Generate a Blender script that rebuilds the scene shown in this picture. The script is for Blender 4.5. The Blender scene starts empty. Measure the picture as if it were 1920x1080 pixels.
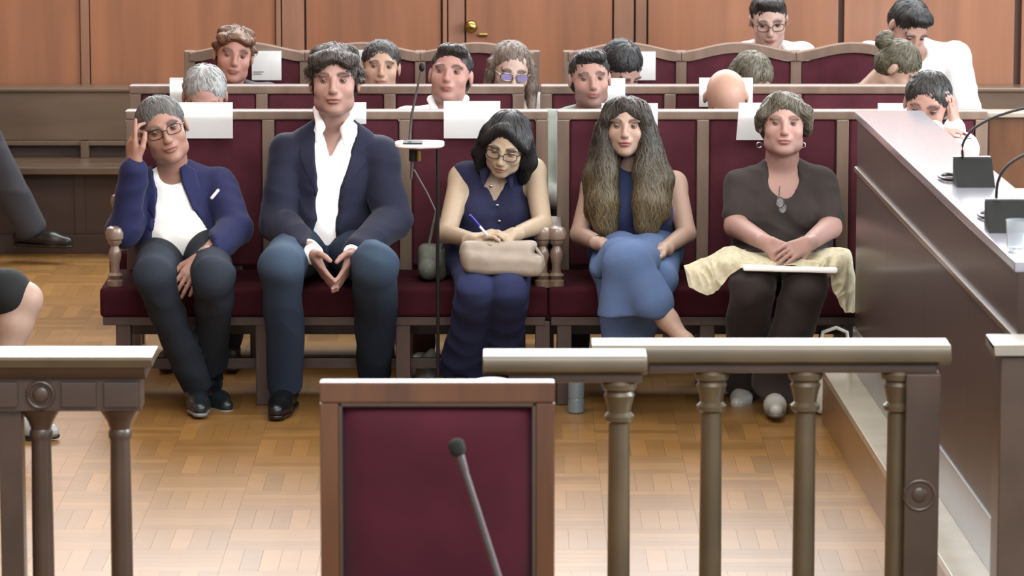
import bpy, bmesh, math, random
import numpy as np
from mathutils import Vector, Matrix
random.seed(7)
scene = bpy.context.scene
COL = scene.collection
PI = math.pi

# ------------------------------------------------------------------ camera
F = 7500.0                       # focal length in pixels of a 1920 wide frame
CAMH = 2.76
PITCH = math.atan(1175.0 / F)
cd = bpy.data.cameras.new('camera')
cd.sensor_width = 36.0
cd.lens = F / 1920.0 * 36.0
cd.clip_end = 200
cam = bpy.data.objects.new('camera', cd)
COL.objects.link(cam)
cam.location = (0, 0, CAMH)
cam.rotation_euler = (PI / 2 - PITCH, 0, 0)
scene.camera = cam
cd.dof.use_dof = True
cd.dof.focus_distance = 14.9
cd.dof.aperture_fstop = 8.0

# ------------------------------------------------------------------ light
world = bpy.data.worlds.new('world')
scene.world = world
world.use_nodes = True
world.node_tree.nodes['Background'].inputs[0].default_value = (0.86, 0.93, 1.0, 1)
world.node_tree.nodes['Background'].inputs[1].default_value = 0.75

def area(name, loc, target, size, energy, color=(1, 1, 1)):
    l = bpy.data.lights.new(name, 'AREA')
    l.shape = 'RECTANGLE'
    l.size, l.size_y = size
    l.energy = energy
    l.color = color
    o = bpy.data.objects.new(name, l)
    COL.objects.link(o)
    o.location = loc
    o.rotation_euler = (Vector(target) - Vector(loc)).to_track_quat('-Z', 'Y').to_euler()
    return o

area('window_light_right', (6.6, 12.0, 3.1), (0, 15.0, 0.6), (6.0, 2.6), 620, (0.93, 0.96, 1.0))
area('window_light_rear', (0.5, 19.0, 4.05), (0.3, 12.0, 0.6), (6.5, 2.9), 420, (0.96, 0.98, 1.0))
area('fill_light_overhead', (-0.5, 12.4, 5.0), (-0.3, 13.6, 0.0), (5.0, 3.0), 150, (1.0, 0.96, 0.9))  # unseen overhead fill, added for brightness
area('fill_light_camera', (1.5, 6.0, 4.6), (0.0, 14.5, 0.9), (5.0, 2.0), 250, (1.0, 0.96, 0.92))  # unseen fill added on the camera side to brighten surfaces facing it

scene.view_settings.view_transform = 'Standard'
scene.view_settings.look = 'None'
scene.view_settings.exposure = 0.68
scene.view_settings.gamma = 1.0
scene.view_settings.use_curve_mapping = False

# ------------------------------------------------------------------ helpers
cp_, sp_ = math.cos(PITCH), math.sin(PITCH)

def P(px, py, Y):
    """world point seen at pixel (px, py) at distance Y"""
    a = (px - 960) / F
    b = (py - 540) / F
    dy = cp_ - b * sp_
    dz = -sp_ - b * cp_
    t = Y / dy
    return np.array([a * t, Y, CAMH + dz * t])

def PX(px, Y, Z):
    d = Y * cp_ + (CAMH - Z) * sp_
    return (px - 960) / F * d

def PXZ(px, Y, Z):
    return np.array([PX(px, Y, Z), Y, Z])

def V(*a):
    return np.array(a, float)

def norm(v):
    v = np.asarray(v, float)
    return v / (np.linalg.norm(v) + 1e-9)

ALB = 0.53
def lin(c):
    out = []
    g = 1.0 if min(c) >= 200 else ALB
    for v in c:
        v = v / 255.0
        out.append(g * (v / 12.92 if v <= 0.04045 else ((v + 0.055) / 1.055) ** 2.4))
    return tuple(out) + (1.0,)

# ------------------------------------------------------------------ materials
MATS = {}

def newmat(name):
    m = bpy.data.materials.new(name)
    m.use_nodes = True
    nt = m.node_tree
    b = nt.nodes['Principled BSDF']
    return m, nt, b

def mat(name, rgb, rough=0.6, var=0.12, scale=30.0, stretch=(1, 1, 1), bump=0.0, metal=0.0, sheen=0.0,
        coat=0.0, attr=None, alpha_trans=0.0, spec=0.5, rand=0.0, rgb2=None):
    """procedural material: two tones mixed by noise, optional bump, optional per-object variation"""
    if name in MATS:
        return MATS[name]
    m, nt, b = newmat(name)
    N, L = nt.nodes, nt.links
    tc = N.new('ShaderNodeTexCoord')
    mp = N.new('ShaderNodeMapping')
    mp.inputs['Scale'].default_value = stretch
    L.new(tc.outputs['Object'], mp.inputs[0])
    nz = N.new('ShaderNodeTexNoise')
    nz.inputs['Scale'].default_value = scale
    nz.inputs['Detail'].default_value = 4
    L.new(mp.outputs[0], nz.inputs['Vector'])
    mix = N.new('ShaderNodeMix'); mix.data_type = 'RGBA'
    c = lin(rgb)
    c2 = lin(rgb2) if rgb2 else tuple(min(1, x * (1 + var * 2)) for x in c[:3]) + (1,)
    c1 = tuple(x * (1 - var * 2) for x in c[:3]) + (1,) if not rgb2 else c
    mix.inputs[6].default_value = c1
    mix.inputs[7].default_value = c2
    cr = N.new('ShaderNodeMapRange')
    cr.inputs[1].default_value = 0.3; cr.inputs[2].default_value = 0.7
    L.new(nz.outputs['Fac'], cr.inputs[0])
    L.new(cr.outputs[0], mix.inputs[0])
    out = mix.outputs[2]
    if attr:
        at = N.new('ShaderNodeAttribute'); at.attribute_name = attr
        mm = N.new('ShaderNodeMix'); mm.data_type = 'RGBA'; mm.blend_type = 'MULTIPLY'
        mm.inputs[0].default_value = 1
        mix.inputs[6].default_value = (1 - var, 1 - var, 1 - var, 1)
        mix.inputs[7].default_value = (1, 1, 1, 1)
        L.new(at.outputs['Color'], mm.inputs[6]); L.new(mix.outputs[2], mm.inputs[7])
        out = mm.outputs[2]
    if rand:
        oi = N.new('ShaderNodeObjectInfo')
        ge = N.new('ShaderNodeNewGeometry')
        ad = N.new('ShaderNodeMath'); ad.operation = 'ADD'
        L.new(oi.outputs['Random'], ad.inputs[0]); L.new(ge.outputs['Random Per Island'], ad.inputs[1])
        fr = N.new('ShaderNodeMath'); fr.operation = 'FRACT'
        L.new(ad.outputs[0], fr.inputs[0])
        mr = N.new('ShaderNodeMapRange')
        mr.inputs[3].default_value = 1 - rand; mr.inputs[4].default_value = 1 + rand
        L.new(fr.outputs[0], mr.inputs[0])
        hs = N.new('ShaderNodeHueSaturation')
        L.new(mr.outputs[0], hs.inputs['Value']); L.new(out, hs.inputs['Color'])
        out = hs.outputs[0]
    L.new(out, b.inputs['Base Color'])
    b.inputs['Roughness'].default_value = rough
    b.inputs['Metallic'].default_value = metal
    b.inputs['Sheen Weight'].default_value = sheen
    b.inputs['Sheen Roughness'].default_value = 0.4
    b.inputs['Coat Weight'].default_value = coat
    b.inputs['Coat Roughness'].default_value = 0.15
    b.inputs['Specular IOR Level'].default_value = spec
    if alpha_trans:
        b.inputs['Transmission Weight'].default_value = alpha_trans
    if bump:
        bp = N.new('ShaderNodeBump')
        bp.inputs['Strength'].default_value = bump
        bp.inputs['Distance'].default_value = 0.002
        L.new(nz.outputs['Fac'], bp.inputs['Height'])
        L.new(bp.outputs[0], b.inputs['Normal'])
    MATS[name] = m
    return m

M_BENCH = mat('bench_wood', (146, 122, 106), 0.34, 0.10, 6, (3, 3, 0.6), coat=0.35)
M_CHAIRWOOD = mat('chair_wood', (112, 68, 34), 0.36, 0.12, 7, (4, 4, 0.5), coat=0.25)
M_RAIL = mat('balustrade_wood', (104, 90, 66), 0.40, 0.10, 6, (1, 3, 1), coat=0.2)
M_RAILDARK = mat('balustrade_dark_wood', (86, 68, 56), 0.42, 0.10, 7, (1, 3, 1), coat=0.3)
M_VELVET = mat('burgundy_velvet', (98, 46, 58), 0.85, 0.10, 10, bump=0.15, sheen=0.06, spec=0.15)
M_SEATVELVETSHADE = mat('shaded_seat_velvet', (74, 28, 38), 0.9, 0.10, 10, bump=0.15, spec=0.1)  # bench velvet darkened, the shade on the seat put into the colour
M_BENCHSHADE = mat('bench_shaded_wood', (84, 60, 52), 0.42, 0.10, 6, (3, 3, 0.6), coat=0.2)  # bench wood darkened, the shade under the seat put into the colour
M_VELVET2 = mat('deep_burgundy_velvet', (88, 28, 46), 0.75, 0.10, 5, bump=0.1, sheen=0.5, spec=0.15)
M_WALL = mat('wall_panel_wood', (172, 114, 80), 0.42, 0.09, 2.2, (5, 5, 0.45), coat=0.2, rand=0.05)
M_WALLTRIM = mat('wall_trim_wood', (164, 118, 92), 0.42, 0.09, 3, (5, 5, 0.5), coat=0.2)
M_WALLBACKING = mat('wall_backing_wood', (84, 52, 34), 0.6, 0.1, 3, (5, 5, 0.5))  # dark backing that shows in the gaps between the panels
M_PEW = mat('pew_wood', (126, 104, 84), 0.34, 0.12, 3, (0.6, 3, 3), coat=0.4)
M_PEWDARK = mat('pew_dark_wood', (84, 62, 50), 0.5, 0.1, 3, (0.6, 3, 3))
M_DESK = mat('desk_veneer', (80, 58, 50), 0.45, 0.02, 1.2, (3, 3, 0.6), coat=0.15)
M_DESKTOP = mat('desk_top_lacquer', (196, 195, 212), 0.2, 0.02, 4, (1, 0.5, 1), coat=1.0)
M_DESKINNER = mat('desk_inner_top', (196, 178, 158), 0.3, 0.06, 4, coat=0.5)
M_PARQUET = mat('parquet_strip_oak', (172, 128, 72), 0.36, 0.05, 6, (2, 2, 2), coat=0.06, spec=0.4, rand=0.17)
M_PARQUETBASE = mat('parquet_joint', (150, 110, 66), 0.5, 0.1, 9)
M_MARBLE = mat('cream_marble', (214, 206, 184), 0.25, 0.05, 5, coat=0.4)
M_GREY = mat('grey_skirting', (150, 152, 156), 0.3, 0.05, 5, coat=0.3)
M_RISER = mat('riser_wood', (176, 140, 100), 0.35, 0.06, 4, (0.5, 0.5, 3), coat=0.3)
M_PAPER = mat('white_paper', (246, 248, 248), 0.7, 0.01, 10)
M_PRINT = mat('grey_print', (140, 146, 146), 0.8, 0.02, 10)
M_BLACK = mat('black_plastic', (24, 29, 29), 0.55, 0.1, 20, spec=0.2)
M_BLACKMETAL = mat('black_metal', (36, 36, 38), 0.35, 0.1, 20, metal=0.5)
M_GREYMETAL = mat('grey_metal', (120, 112, 114), 0.35, 0.08, 20, metal=0.6)
M_CHROME = mat('brushed_chrome', (200, 198, 196), 0.22, 0.04, 20, metal=1.0)
M_BRASS = mat('brass', (206, 178, 104), 0.25, 0.05, 20, metal=1.0)
M_FOAM = mat('black_foam', (30, 36, 34), 0.95, 0.2, 400, bump=0.6)
M_SKIN = mat('skin', (200, 160, 140), 0.5, 0.06, 60, attr='col', bump=0.05, spec=0.35)
M_HAIR = mat('hair', (60, 50, 45), 0.5, 0.38, 34, (5, 5, 0.7), attr='col', bump=0.9, spec=0.4)
M_EYE = mat('eye', (220, 215, 210), 0.15, 0.0, 10, attr='col')
M_CLOTH = mat('cloth', (200, 200, 200), 0.85, 0.10, 220, attr='col', bump=0.25, sheen=0.08, spec=0.2)
M_DENIM = mat('denim', (200, 200, 200), 0.9, 0.16, 160, (3, 3, 1), attr='col', bump=0.4, spec=0.2)
M_LEATHER = mat('shoe_leather', (30, 30, 34), 0.32, 0.1, 60, attr='col', bump=0.1)
M_GLASS = mat('clear_glass', (236, 242, 246), 0.05, 0.0, 10, alpha_trans=0.85)
M_WATER = mat('bottle_plastic', (186, 204, 214), 0.12, 0.03, 10, alpha_trans=0.55)
M_PLASTER = mat('white_plaster', (226, 224, 218), 0.9, 0.02, 6)

# ------------------------------------------------------------------ mesh builders
class MB:
    def __init__(s):
        s.bm = bmesh.new()

    def box(s, lo, hi, bevel=0.0, seg=2):
        lo = Vector(lo); hi = Vector(hi)
        r = bmesh.ops.create_cube(s.bm, size=1.0)
        d = hi - lo
        for v in r['verts']:
            v.co = Vector((v.co.x * d.x, v.co.y * d.y, v.co.z * d.z)) + (lo + hi) / 2
        if bevel:
            es = list({e for v in r['verts'] for e in v.link_edges})
            bmesh.ops.bevel(s.bm, geom=es, offset=bevel, segments=seg, affect='EDGES', profile=0.6)
        return s

    def tube(s, pts, rads, n=12, cap=True):
        pts = [Vector(p) for p in pts]
        if not hasattr(rads, '__len__'):
            rads = [rads] * len(pts)
        rings = []
        up = Vector((0, 0, 1))
        for i, p in enumerate(pts):
            t = (pts[min(i + 1, len(pts) - 1)] - pts[max(i - 1, 0)]).normalized()
            a = t.cross(up)
            if a.length < 1e-3:
                a = t.cross(Vector((0, 1, 0)))
            a.normalize(); b = t.cross(a).normalized()
            rings.append([s.bm.verts.new(p + (a * math.cos(q) + b * math.sin(q)) * rads[i])
                          for q in [2 * PI * k / n for k in range(n)]])
        for r0, r1 in zip(rings, rings[1:]):
            for k in range(n):
                s.bm.faces.new((r0[k], r0[(k + 1) % n], r1[(k + 1) % n], r1[k]))
        if cap:
            s.bm.faces.new(rings[0][::-1]); s.bm.faces.new(rings[-1])
        return s

    def lathe(s, x, y, prof, n=24, cap=True):
        rings = [[s.bm.verts.new((x + r * math.cos(2 * PI * k / n), y + r * math.sin(2 * PI * k / n), z)) for k in range(n)]
                 for z, r in prof]
        for r0, r1 in zip(rings, rings[1:]):
            for k in range(n):
                s.bm.faces.new((r0[k], r0[(k + 1) % n], r1[(k + 1) % n], r1[k]))
        if cap:
            s.bm.faces.new(rings[0][::-1]); s.bm.faces.new(rings[-1])
        return s

    def prism(s, poly, y0, y1, axis='y', bevel=0.0):
        """poly = list of (a, z); extruded between y0 and y1 along axis"""
        def q(a, z, t):
            return (a, t, z) if axis == 'y' else (t, a, z)
        f = [s.bm.verts.new(q(a, z, y0)) for a, z in poly]
        g = [s.bm.verts.new(q(a, z, y1)) for a, z in poly]
        n = len(poly)
        fs = [s.bm.faces.new(f), s.bm.faces.new(g[::-1])]
        for k in range(n):
            fs.append(s.bm.faces.new((f[k], g[k], g[(k + 1) % n], f[(k + 1) % n])))
        if bevel:
            es = list({e for fc in fs[:2] for e in fc.edges})
            bmesh.ops.bevel(s.bm, geom=es, offset=bevel, segments=2, affect='EDGES', profile=0.6)
        return s

    def sphere(s, c, r, n=16, sc=(1, 1, 1)):
        res = bmesh.ops.create_uvsphere(s.bm, u_segments=n, v_segments=n // 2 + 2, radius=r)
        for v in res['verts']:
            v.co = Vector((v.co.x * sc[0], v.co.y * sc[1], v.co.z * sc[2])) + Vector(c)
        return s

    def build(s, name, m, parent=None, smooth=True, origin=None):
        bmesh.ops.recalc_face_normals(s.bm, faces=s.bm.faces)
        me = bpy.data.meshes.new(name)
        s.bm.to_mesh(me); s.bm.free()
        me.materials.append(m)
        if smooth:
            me.polygons.foreach_set('use_smooth', [True] * len(me.polygons))
            me.set_sharp_from_angle(angle=math.radians(38))
        o = bpy.data.objects.new(name, me)
        COL.objects.link(o)
        if smooth:
            wn = o.modifiers.new('normals', 'WEIGHTED_NORMAL')
            wn.keep_sharp = True; wn.weight = 100
        if parent is not None:
            par(o, parent)
        return o

def par(o, p):
    """parent while the mesh keeps its world coordinates"""
    o.parent = p
    m = Matrix.Identity(4)
    q = p
    while q is not None:
        m = Matrix.Translation(q.location) @ m if q.parent is None else m
        q = q.parent
    o.matrix_parent_inverse = m.inverted() if p.parent is None else Matrix.Identity(4)

def thing(name, label, cat, loc=(0, 0, 0), group=None):
    o = bpy.data.objects.new(name, None)
    COL.objects.link(o)
    o.empty_display_size = 0.1
    o.location = [float(v) for v in loc]
    o['label'] = label; o['category'] = cat
    if group: o['group'] = group
    return o

def tag(o, label, cat, group=None):
    o['label'] = label; o['category'] = cat
    if group: o['group'] = group
    return o

def struct(o):
    o['kind'] = 'structure'
    return o

# ------------------------------------------------------------------ signed distance modelling
def S_cone(a, b, ra, rb, k=0.02, sub=False):
    a = np.asarray(a, float); b = np.asarray(b, float)
    def f(X, Y, Z):
        d = b - a
        L2 = float(d @ d) + 1e-12
        t = np.clip(((X - a[0]) * d[0] + (Y - a[1]) * d[1] + (Z - a[2]) * d[2]) / L2, 0, 1)
        q = (X - a[0] - t * d[0]) ** 2 + (Y - a[1] - t * d[1]) ** 2 + (Z - a[2] - t * d[2]) ** 2
        return np.sqrt(q) - (ra + (rb - ra) * t)
    r = max(ra, rb)
    return dict(f=f, lo=np.minimum(a, b) - r, hi=np.maximum(a, b) + r, k=k, sub=sub)

def S_ell(c, r, R=None, k=0.02, sub=False):
    c = np.asarray(c, float); r = np.asarray(r, float)
    R = np.eye(3) if R is None else R
    def f(X, Y, Z):
        x, y, z = X - c[0], Y - c[1], Z - c[2]
        u = (R[0, 0] * x + R[1, 0] * y + R[2, 0] * z)
        v = (R[0, 1] * x + R[1, 1] * y + R[2, 1] * z)
        w = (R[0, 2] * x + R[1, 2] * y + R[2, 2] * z)
        k0 = np.sqrt((u / r[0]) ** 2 + (v / r[1]) ** 2 + (w / r[2]) ** 2) + 1e-9
        k1 = np.sqrt((u / r[0] ** 2) ** 2 + (v / r[1] ** 2) ** 2 + (w / r[2] ** 2) ** 2) + 1e-9
        return k0 * (k0 - 1) / k1
    e = np.sqrt(((R * r) ** 2).sum(1))
    return dict(f=f, lo=c - e, hi=c + e, k=k, sub=sub)

def S_box(c, h, R=None, rad=0.01, k=0.01, sub=False):
    c = np.asarray(c, float); h = np.asarray(h, float) - rad
    R = np.eye(3) if R is None else R
    def f(X, Y, Z):
        x, y, z = X - c[0], Y - c[1], Z - c[2]
        q = [np.abs(R[0, i] * x + R[1, i] * y + R[2, i] * z) - h[i] for i in range(3)]
        o = np.sqrt(np.maximum(q[0], 0) ** 2 + np.maximum(q[1], 0) ** 2 + np.maximum(q[2], 0) ** 2)
        return o + np.minimum(np.maximum(q[0], np.maximum(q[1], q[2])), 0) - rad
    e = (np.abs(R) * (h + rad)).sum(1)
    return dict(f=f, lo=c - e, hi=c + e, k=k, sub=sub)

def S_fn(f, lo, hi, k=0.004, sub=True):
    return dict(f=f, lo=np.asarray(lo, float), hi=np.asarray(hi, float), k=k, sub=sub)

def inflate(prims, d):
    out = []
    for p in prims:
        q = dict(p)
        g = p['f']
        s = -1.0 if p['sub'] else 1.0
        q['f'] = (lambda g, s: (lambda X, Y, Z: g(X, Y, Z) - d * s))(g, s)
        q['lo'] = p['lo'] - abs(d); q['hi'] = p['hi'] + abs(d)
        out.append(q)
    return out

def field(prims, lo, hi, h):
    xs = np.arange(lo[0], hi[0] + h, h); ys = np.arange(lo[1], hi[1] + h, h); zs = np.arange(lo[2], hi[2] + h, h)
    Fv = np.full((len(xs), len(ys), len(zs)), 0.2, np.float32)
    for p in prims:
        m = p['k'] + 2.2 * h + 0.012
        i0 = [int(np.searchsorted(ax, p['lo'][i] - m)) for i, ax in enumerate((xs, ys, zs))]
        i1 = [int(np.searchsorted(ax, p['hi'][i] + m)) for i, ax in enumerate((xs, ys, zs))]
        if any(a >= b for a, b in zip(i0, i1)):
            continue
        sl = tuple(slice(a, b) for a, b in zip(i0, i1))
        X = xs[sl[0], None, None]; Y = ys[None, sl[1], None]; Z = zs[None, None, sl[2]]
        d = np.broadcast_to(p['f'](X, Y, Z), (X.size, Y.size, Z.size)).astype(np.float32)
        g = Fv[sl]
        k = p['k']
        if p['sub']:
            hh = np.maximum(k - np.abs(g + d), 0) / k
            Fv[sl] = np.maximum(g, -d) + hh * hh * k * 0.25
        else:
            hh = np.maximum(k - np.abs(g - d), 0) / k
            Fv[sl] = np.minimum(g, d) - hh * hh * k * 0.25
    return Fv, xs, ys, zs

CORN = [(0, 0, 0), (1, 0, 0), (0, 1, 0), (1, 1, 0), (0, 0, 1), (1, 0, 1), (0, 1, 1), (1, 1, 1)]
EDG = [(0, 1), (2, 3), (4, 5), (6, 7), (0, 2), (1, 3), (4, 6), (5, 7), (0, 4), (1, 5), (2, 6), (3, 7)]

def surfnet(Fv, xs, ys, zs):
    ins = Fv < 0
    nx, ny, nz = Fv.shape
    c = np.zeros((nx - 1, ny - 1, nz - 1), np.int8)
    for a, b, d in CORN:
        c += ins[a:nx - 1 + a, b:ny - 1 + b, d:nz - 1 + d]
    I, J, K = np.nonzero((c > 0) & (c < 8))
    if len(I) == 0:
        return np.zeros((0, 3)), np.zeros((0, 4), int)
    ids = np.full(c.shape, -1, np.int64)
    ids[I, J, K] = np.arange(len(I))
    v = np.stack([Fv[I + a, J + b, K + d] for a, b, d in CORN], 1).astype(float)
    acc = np.zeros((len(I), 3)); cnt = np.zeros(len(I))
    cc = np.array(CORN, float)
    for a, b in EDG:
        va, vb = v[:, a], v[:, b]
        m = (va < 0) != (vb < 0)
        t = np.where(m, va / np.where(m, va - vb, 1), 0)
        acc += m[:, None] * (cc[a] + t[:, None] * (cc[b] - cc[a]))
        cnt += m
    acc /= cnt[:, None]
    h = xs[1] - xs[0]
    verts = np.stack([xs[I], ys[J], zs[K]], 1) + acc * h
    quads = []
    for ax in range(3):
        n = Fv.shape
        sa = [slice(None)] * 3; sb = [slice(None)] * 3
        sa[ax] = slice(0, n[ax] - 1); sb[ax] = slice(1, n[ax])
        A = ins[tuple(sa)]; B = ins[tuple(sb)]
        e = A != B
        i, j, k = np.nonzero(e)
        p = [i, j, k]
        u, w = [(1, 2), (2, 0), (0, 1)][ax]
        ok = (p[u] > 0) & (p[w] > 0) & (p[u] < n[u] - 1) & (p[w] < n[w] - 1)
        p = [q[ok] for q in p]
        flip = A[p[0], p[1], p[2]]
        def cell(du, dw):
            q = [x.copy() for x in p]
            q[u] = q[u] + du; q[w] = q[w] + dw
            return ids[q[0], q[1], q[2]]
        Q = np.stack([cell(-1, -1), cell(0, -1), cell(0, 0), cell(-1, 0)], 1)
        Q[~flip] = Q[~flip][:, ::-1]
        quads.append(Q)
    Q = np.concatenate(quads)
    Q = Q[(Q >= 0).all(1)]
    return verts, Q

def noise(p, freq, seed):
    rs = np.random.RandomState(seed)
    out = np.zeros(len(p))
    for i in range(4):
        a = norm(rs.randn(3)) * freq * (0.7 + 0.3 * i); b = norm(rs.randn(3)) * freq * 0.6
        out += np.sin(p @ a + rs.rand() * 6 + 1.6 * np.sin(p @ b + rs.rand() * 6)) / (1 + 0.5 * i)
    return out / 2.4

def normals(v, q):
    n = np.zeros_like(v)
    fn = np.cross(v[q[:, 2]] - v[q[:, 0]], v[q[:, 3]] - v[q[:, 1]])
    for i in range(4):
        np.add.at(n, q[:, i], fn)
    return n / (np.linalg.norm(n, axis=1)[:, None] + 1e-12)

def sdf_obj(name, prims, h, m, parent=None, fold=None, colfn=None, color=None, fine=(), clip=None, keep=None, smooth_it=1):
    """mesh the blended solid; fine = [(lo, hi, step)] boxes that are meshed more finely"""
    lo = np.min([p['lo'] for p in prims if not p['sub']], 0) - 3 * h
    hi = np.max([p['hi'] for p in prims if not p['sub']], 0) + 3 * h
    if clip is not None:
        lo = np.maximum(lo, clip[0]); hi = np.minimum(hi, clip[1])
    chunks = []
    boxes = [(lo, hi, h, None)] + [(np.asarray(a, float), np.asarray(b, float), s, i) for i, (a, b, s) in enumerate(fine)]
    for bi, (a, b, s, idx) in enumerate(boxes):
        Fv, xs, ys, zs = field(prims, a, b, s)
        v, q = surfnet(Fv, xs, ys, zs)
        if len(q) == 0:
            continue
        c = v[q].mean(1)
        drop = np.zeros(len(q), bool)
        for a2, b2, s2, idx2 in boxes[bi + 1:]:
            drop |= ((c > a2 + 1.6 * s2) & (c < b2 - 1.6 * s2)).all(1)
        q = q[~drop]
        if keep is not None:
            q = q[keep(v[q].mean(1))]
        chunks.append((v, q))
    off = 0; VV = []; QQ = []
    for v, q in chunks:
        # Laplacian smoothing
        for _ in range(smooth_it):
            acc = np.zeros_like(v); cn = np.zeros(len(v))
            for i in range(4):
                for j in ((i + 1) % 4, (i + 3) % 4):
                    np.add.at(acc, q[:, i], v[q[:, j]]); np.add.at(cn, q[:, i], 1)
            ok = cn > 0
            v = v.copy(); v[ok] = 0.5 * v[ok] + 0.5 * acc[ok] / cn[ok][:, None]
        used = np.unique(q)
        mp = np.full(len(v), -1); mp[used] = np.arange(len(used))
        v = v[used]; q = mp[q]
        if fold is not None and len(v):
            n = normals(v, q)
            v = v + n * fold(v)[:, None]
        VV.append(v); QQ.append(q + off); off += len(v)
    v = np.concatenate(VV); q = np.concatenate(QQ)
    me = bpy.data.meshes.new(name)
    me.vertices.add(len(v)); me.vertices.foreach_set('co', v.astype(np.float32).ravel())
    me.loops.add(len(q) * 4); me.loops.foreach_set('vertex_index', q.astype(np.int32).ravel())
    me.polygons.add(len(q)); me.polygons.foreach_set('loop_start', np.arange(len(q), dtype=np.int32) * 4)
    me.polygons.foreach_set('use_smooth', np.ones(len(q), bool))
    me.update(calc_edges=True)
    if color is not None or colfn is not None:
        at = me.color_attributes.new('col', 'FLOAT_COLOR', 'POINT')
        cc = np.tile(np.array(color if color is not None else (1, 1, 1, 1), float), (len(v), 1))
        if colfn is not None:
            cc = colfn(v, cc)
        at.data.foreach_set('color', cc.astype(np.float32).ravel())
    me.materials.append(m)
    o = bpy.data.objects.new(name, me)
    COL.objects.link(o)
    if parent is not None:
        par(o, parent)
    return o

def rot(yaw, bow, roll):
    y, b, r = [math.radians(a) for a in (yaw, bow, roll)]
    Rz = np.array([[math.cos(y), -math.sin(y), 0], [math.sin(y), math.cos(y), 0], [0, 0, 1]])
    Rx = np.array([[1, 0, 0], [0, math.cos(b), -math.sin(b)], [0, math.sin(b), math.cos(b)]])
    Ry = np.array([[math.cos(r), 0, math.sin(r)], [0, 1, 0], [-math.sin(r), 0, math.cos(r)]])
    return Rz @ Rx @ Ry

# ================================================================== ROOM
#@@ROOM
WALLY = 19.15
WX0, WX1 = -4.2, 5.2
def wx(px, z=1.3):
    return PX(px, WALLY, z)

# floor: slab with parquet strips on it (squares of five fingers, alternating direction)
floor = struct(MB().box((WX0 - 0.3, 5.0, -0.08), (WX1 + 0.3, WALLY + 0.2, -0.012)).build('floor', M_PARQUETBASE))
SQ = 0.30; NF = 5; W = SQ / NF
def strip_mesh(name, horiz):
    g = 0.0003
    dx, dy = (SQ, W) if horiz else (W, SQ)
    return MB().box((g, g, -0.012), (dx - g, dy - g, 0.0)).build(name, M_PARQUET, smooth=False)
strips = []
for iy in range(int((WALLY - 6.0) / SQ) + 1):
    for ix in range(-10, 11):
        y0 = 6.0 + iy * SQ; x0 = ix * SQ
        hz = (ix + iy) % 2 == 0
        for k in range(NF):
            strips.append((x0 + (0 if hz else k * W), y0 + (k * W if hz else 0), hz))
# a strip counts as in view when it lies on the open floor between the benches and the lower frame edge
def stripscore(s):
    x, y, hz = s
    if y < 11.75 or y > 14.75: return 99
    half = 0.128 * y * 1.02
    if abs(x + 0.1) > half: return 99
    if x > 1.2: return 99
    if -0.5 < x < 0.08: return 50 + abs(y - 13)       # hidden by the chair
    return abs(y - 12.0)
order = sorted(range(len(strips)), key=lambda i: stripscore(strips[i]))
near = set(order[:295])
protoh = strip_mesh('plank', True); protov = strip_mesh('plank', False)
par(protoh, floor); par(protov, floor)
firsth = firstv = True
for i in near:
    x, y, hz = strips[i]
    o = None
    if hz and firsth: o = protoh; firsth = False
    elif not hz and firstv: o = protov; firstv = False
    else:
        o = (protoh if hz else protov).copy(); COL.objects.link(o)
    o.location = (x, y, 0)
rest = MB()
for i in range(len(strips)):
    if i in near: continue
    x, y, hz = strips[i]
    dx, dy = (SQ, W) if hz else (W, SQ)
    g = 0.0003
    vs = [rest.bm.verts.new(c) for c in ((x + g, y + g, 0), (x + dx - g, y + g, 0), (x + dx - g, y + dy - g, 0), (x + g, y + dy - g, 0),
                                         (x + g, y + g, -0.0119), (x + dx - g, y + g, -0.0119), (x + dx - g, y + dy - g, -0.0119), (x + g, y + dy - g, -0.0119))]
    rest.bm.faces.new(vs[:4])
    for a in range(4):
        rest.bm.faces.new((vs[a], vs[(a + 1) % 4], vs[4 + (a + 1) % 4], vs[4 + a]))
r = rest.build('planks', M_PARQUET, floor, smooth=False); r['kind'] = 'stuff'

# rear wall: wood panelling to 1.95 m, plaster and high windows above
wall = struct(MB().box((WX0, WALLY + 0.02, 0), (WX1, WALLY + 0.15, 2.35)).build('wall_back', M_WALLBACKING))
edges = [(-4.15, -3.2), (-3.19, wx(150)), (wx(166), wx(517)), (wx(572), wx(828)), (wx(1214), wx(1574)), (wx(1582), wx(1905)), (wx(1915), wx(2270))]
for a, b in edges:
    MB().box((a + 0.004, WALLY - 0.012, 0.02), (b - 0.004, WALLY + 0.03, 2.3), 0.004).build('panel', M_WALL, wall)
for a, b in [(wx(150), wx(166)), (wx(517), wx(526)), (wx(830), wx(838)), (wx(1192), wx(1212))]:
    MB().box((a, WALLY - 0.03, 0.02), (b, WALLY + 0.02, 2.3), 0.004).build('batten', M_WALLTRIM, wall)
for a, b in [(wx(527), wx(571)), (wx(839), wx(872)), (wx(1150), wx(1190))]:
    MB().box((a + 0.003, WALLY - 0.02, 0.02), (b - 0.003, WALLY + 0.02, 2.3), 0.005).build('pilaster', M_WALLTRIM, wall)
door = struct(MB().box((wx(874), WALLY - 0.012, 0.0), (wx(1148), WALLY + 0.03, 2.2), 0.004).build('door_1', M_WALL))
dh = P(884, 50, WALLY - 0.06)
hd = MB().lathe(0, 0, [(-0.006, 0.026), (0.0, 0.028), (0.006, 0.026)], 20)
bmesh.ops.rotate(hd.bm, verts=hd.bm.verts, cent=(0, 0, 0), matrix=Matrix.Rotation(PI / 2, 3, 'X'))
bmesh.ops.translate(hd.bm, verts=hd.bm.verts, vec=(dh[0], WALLY - 0.018, dh[2]))
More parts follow.
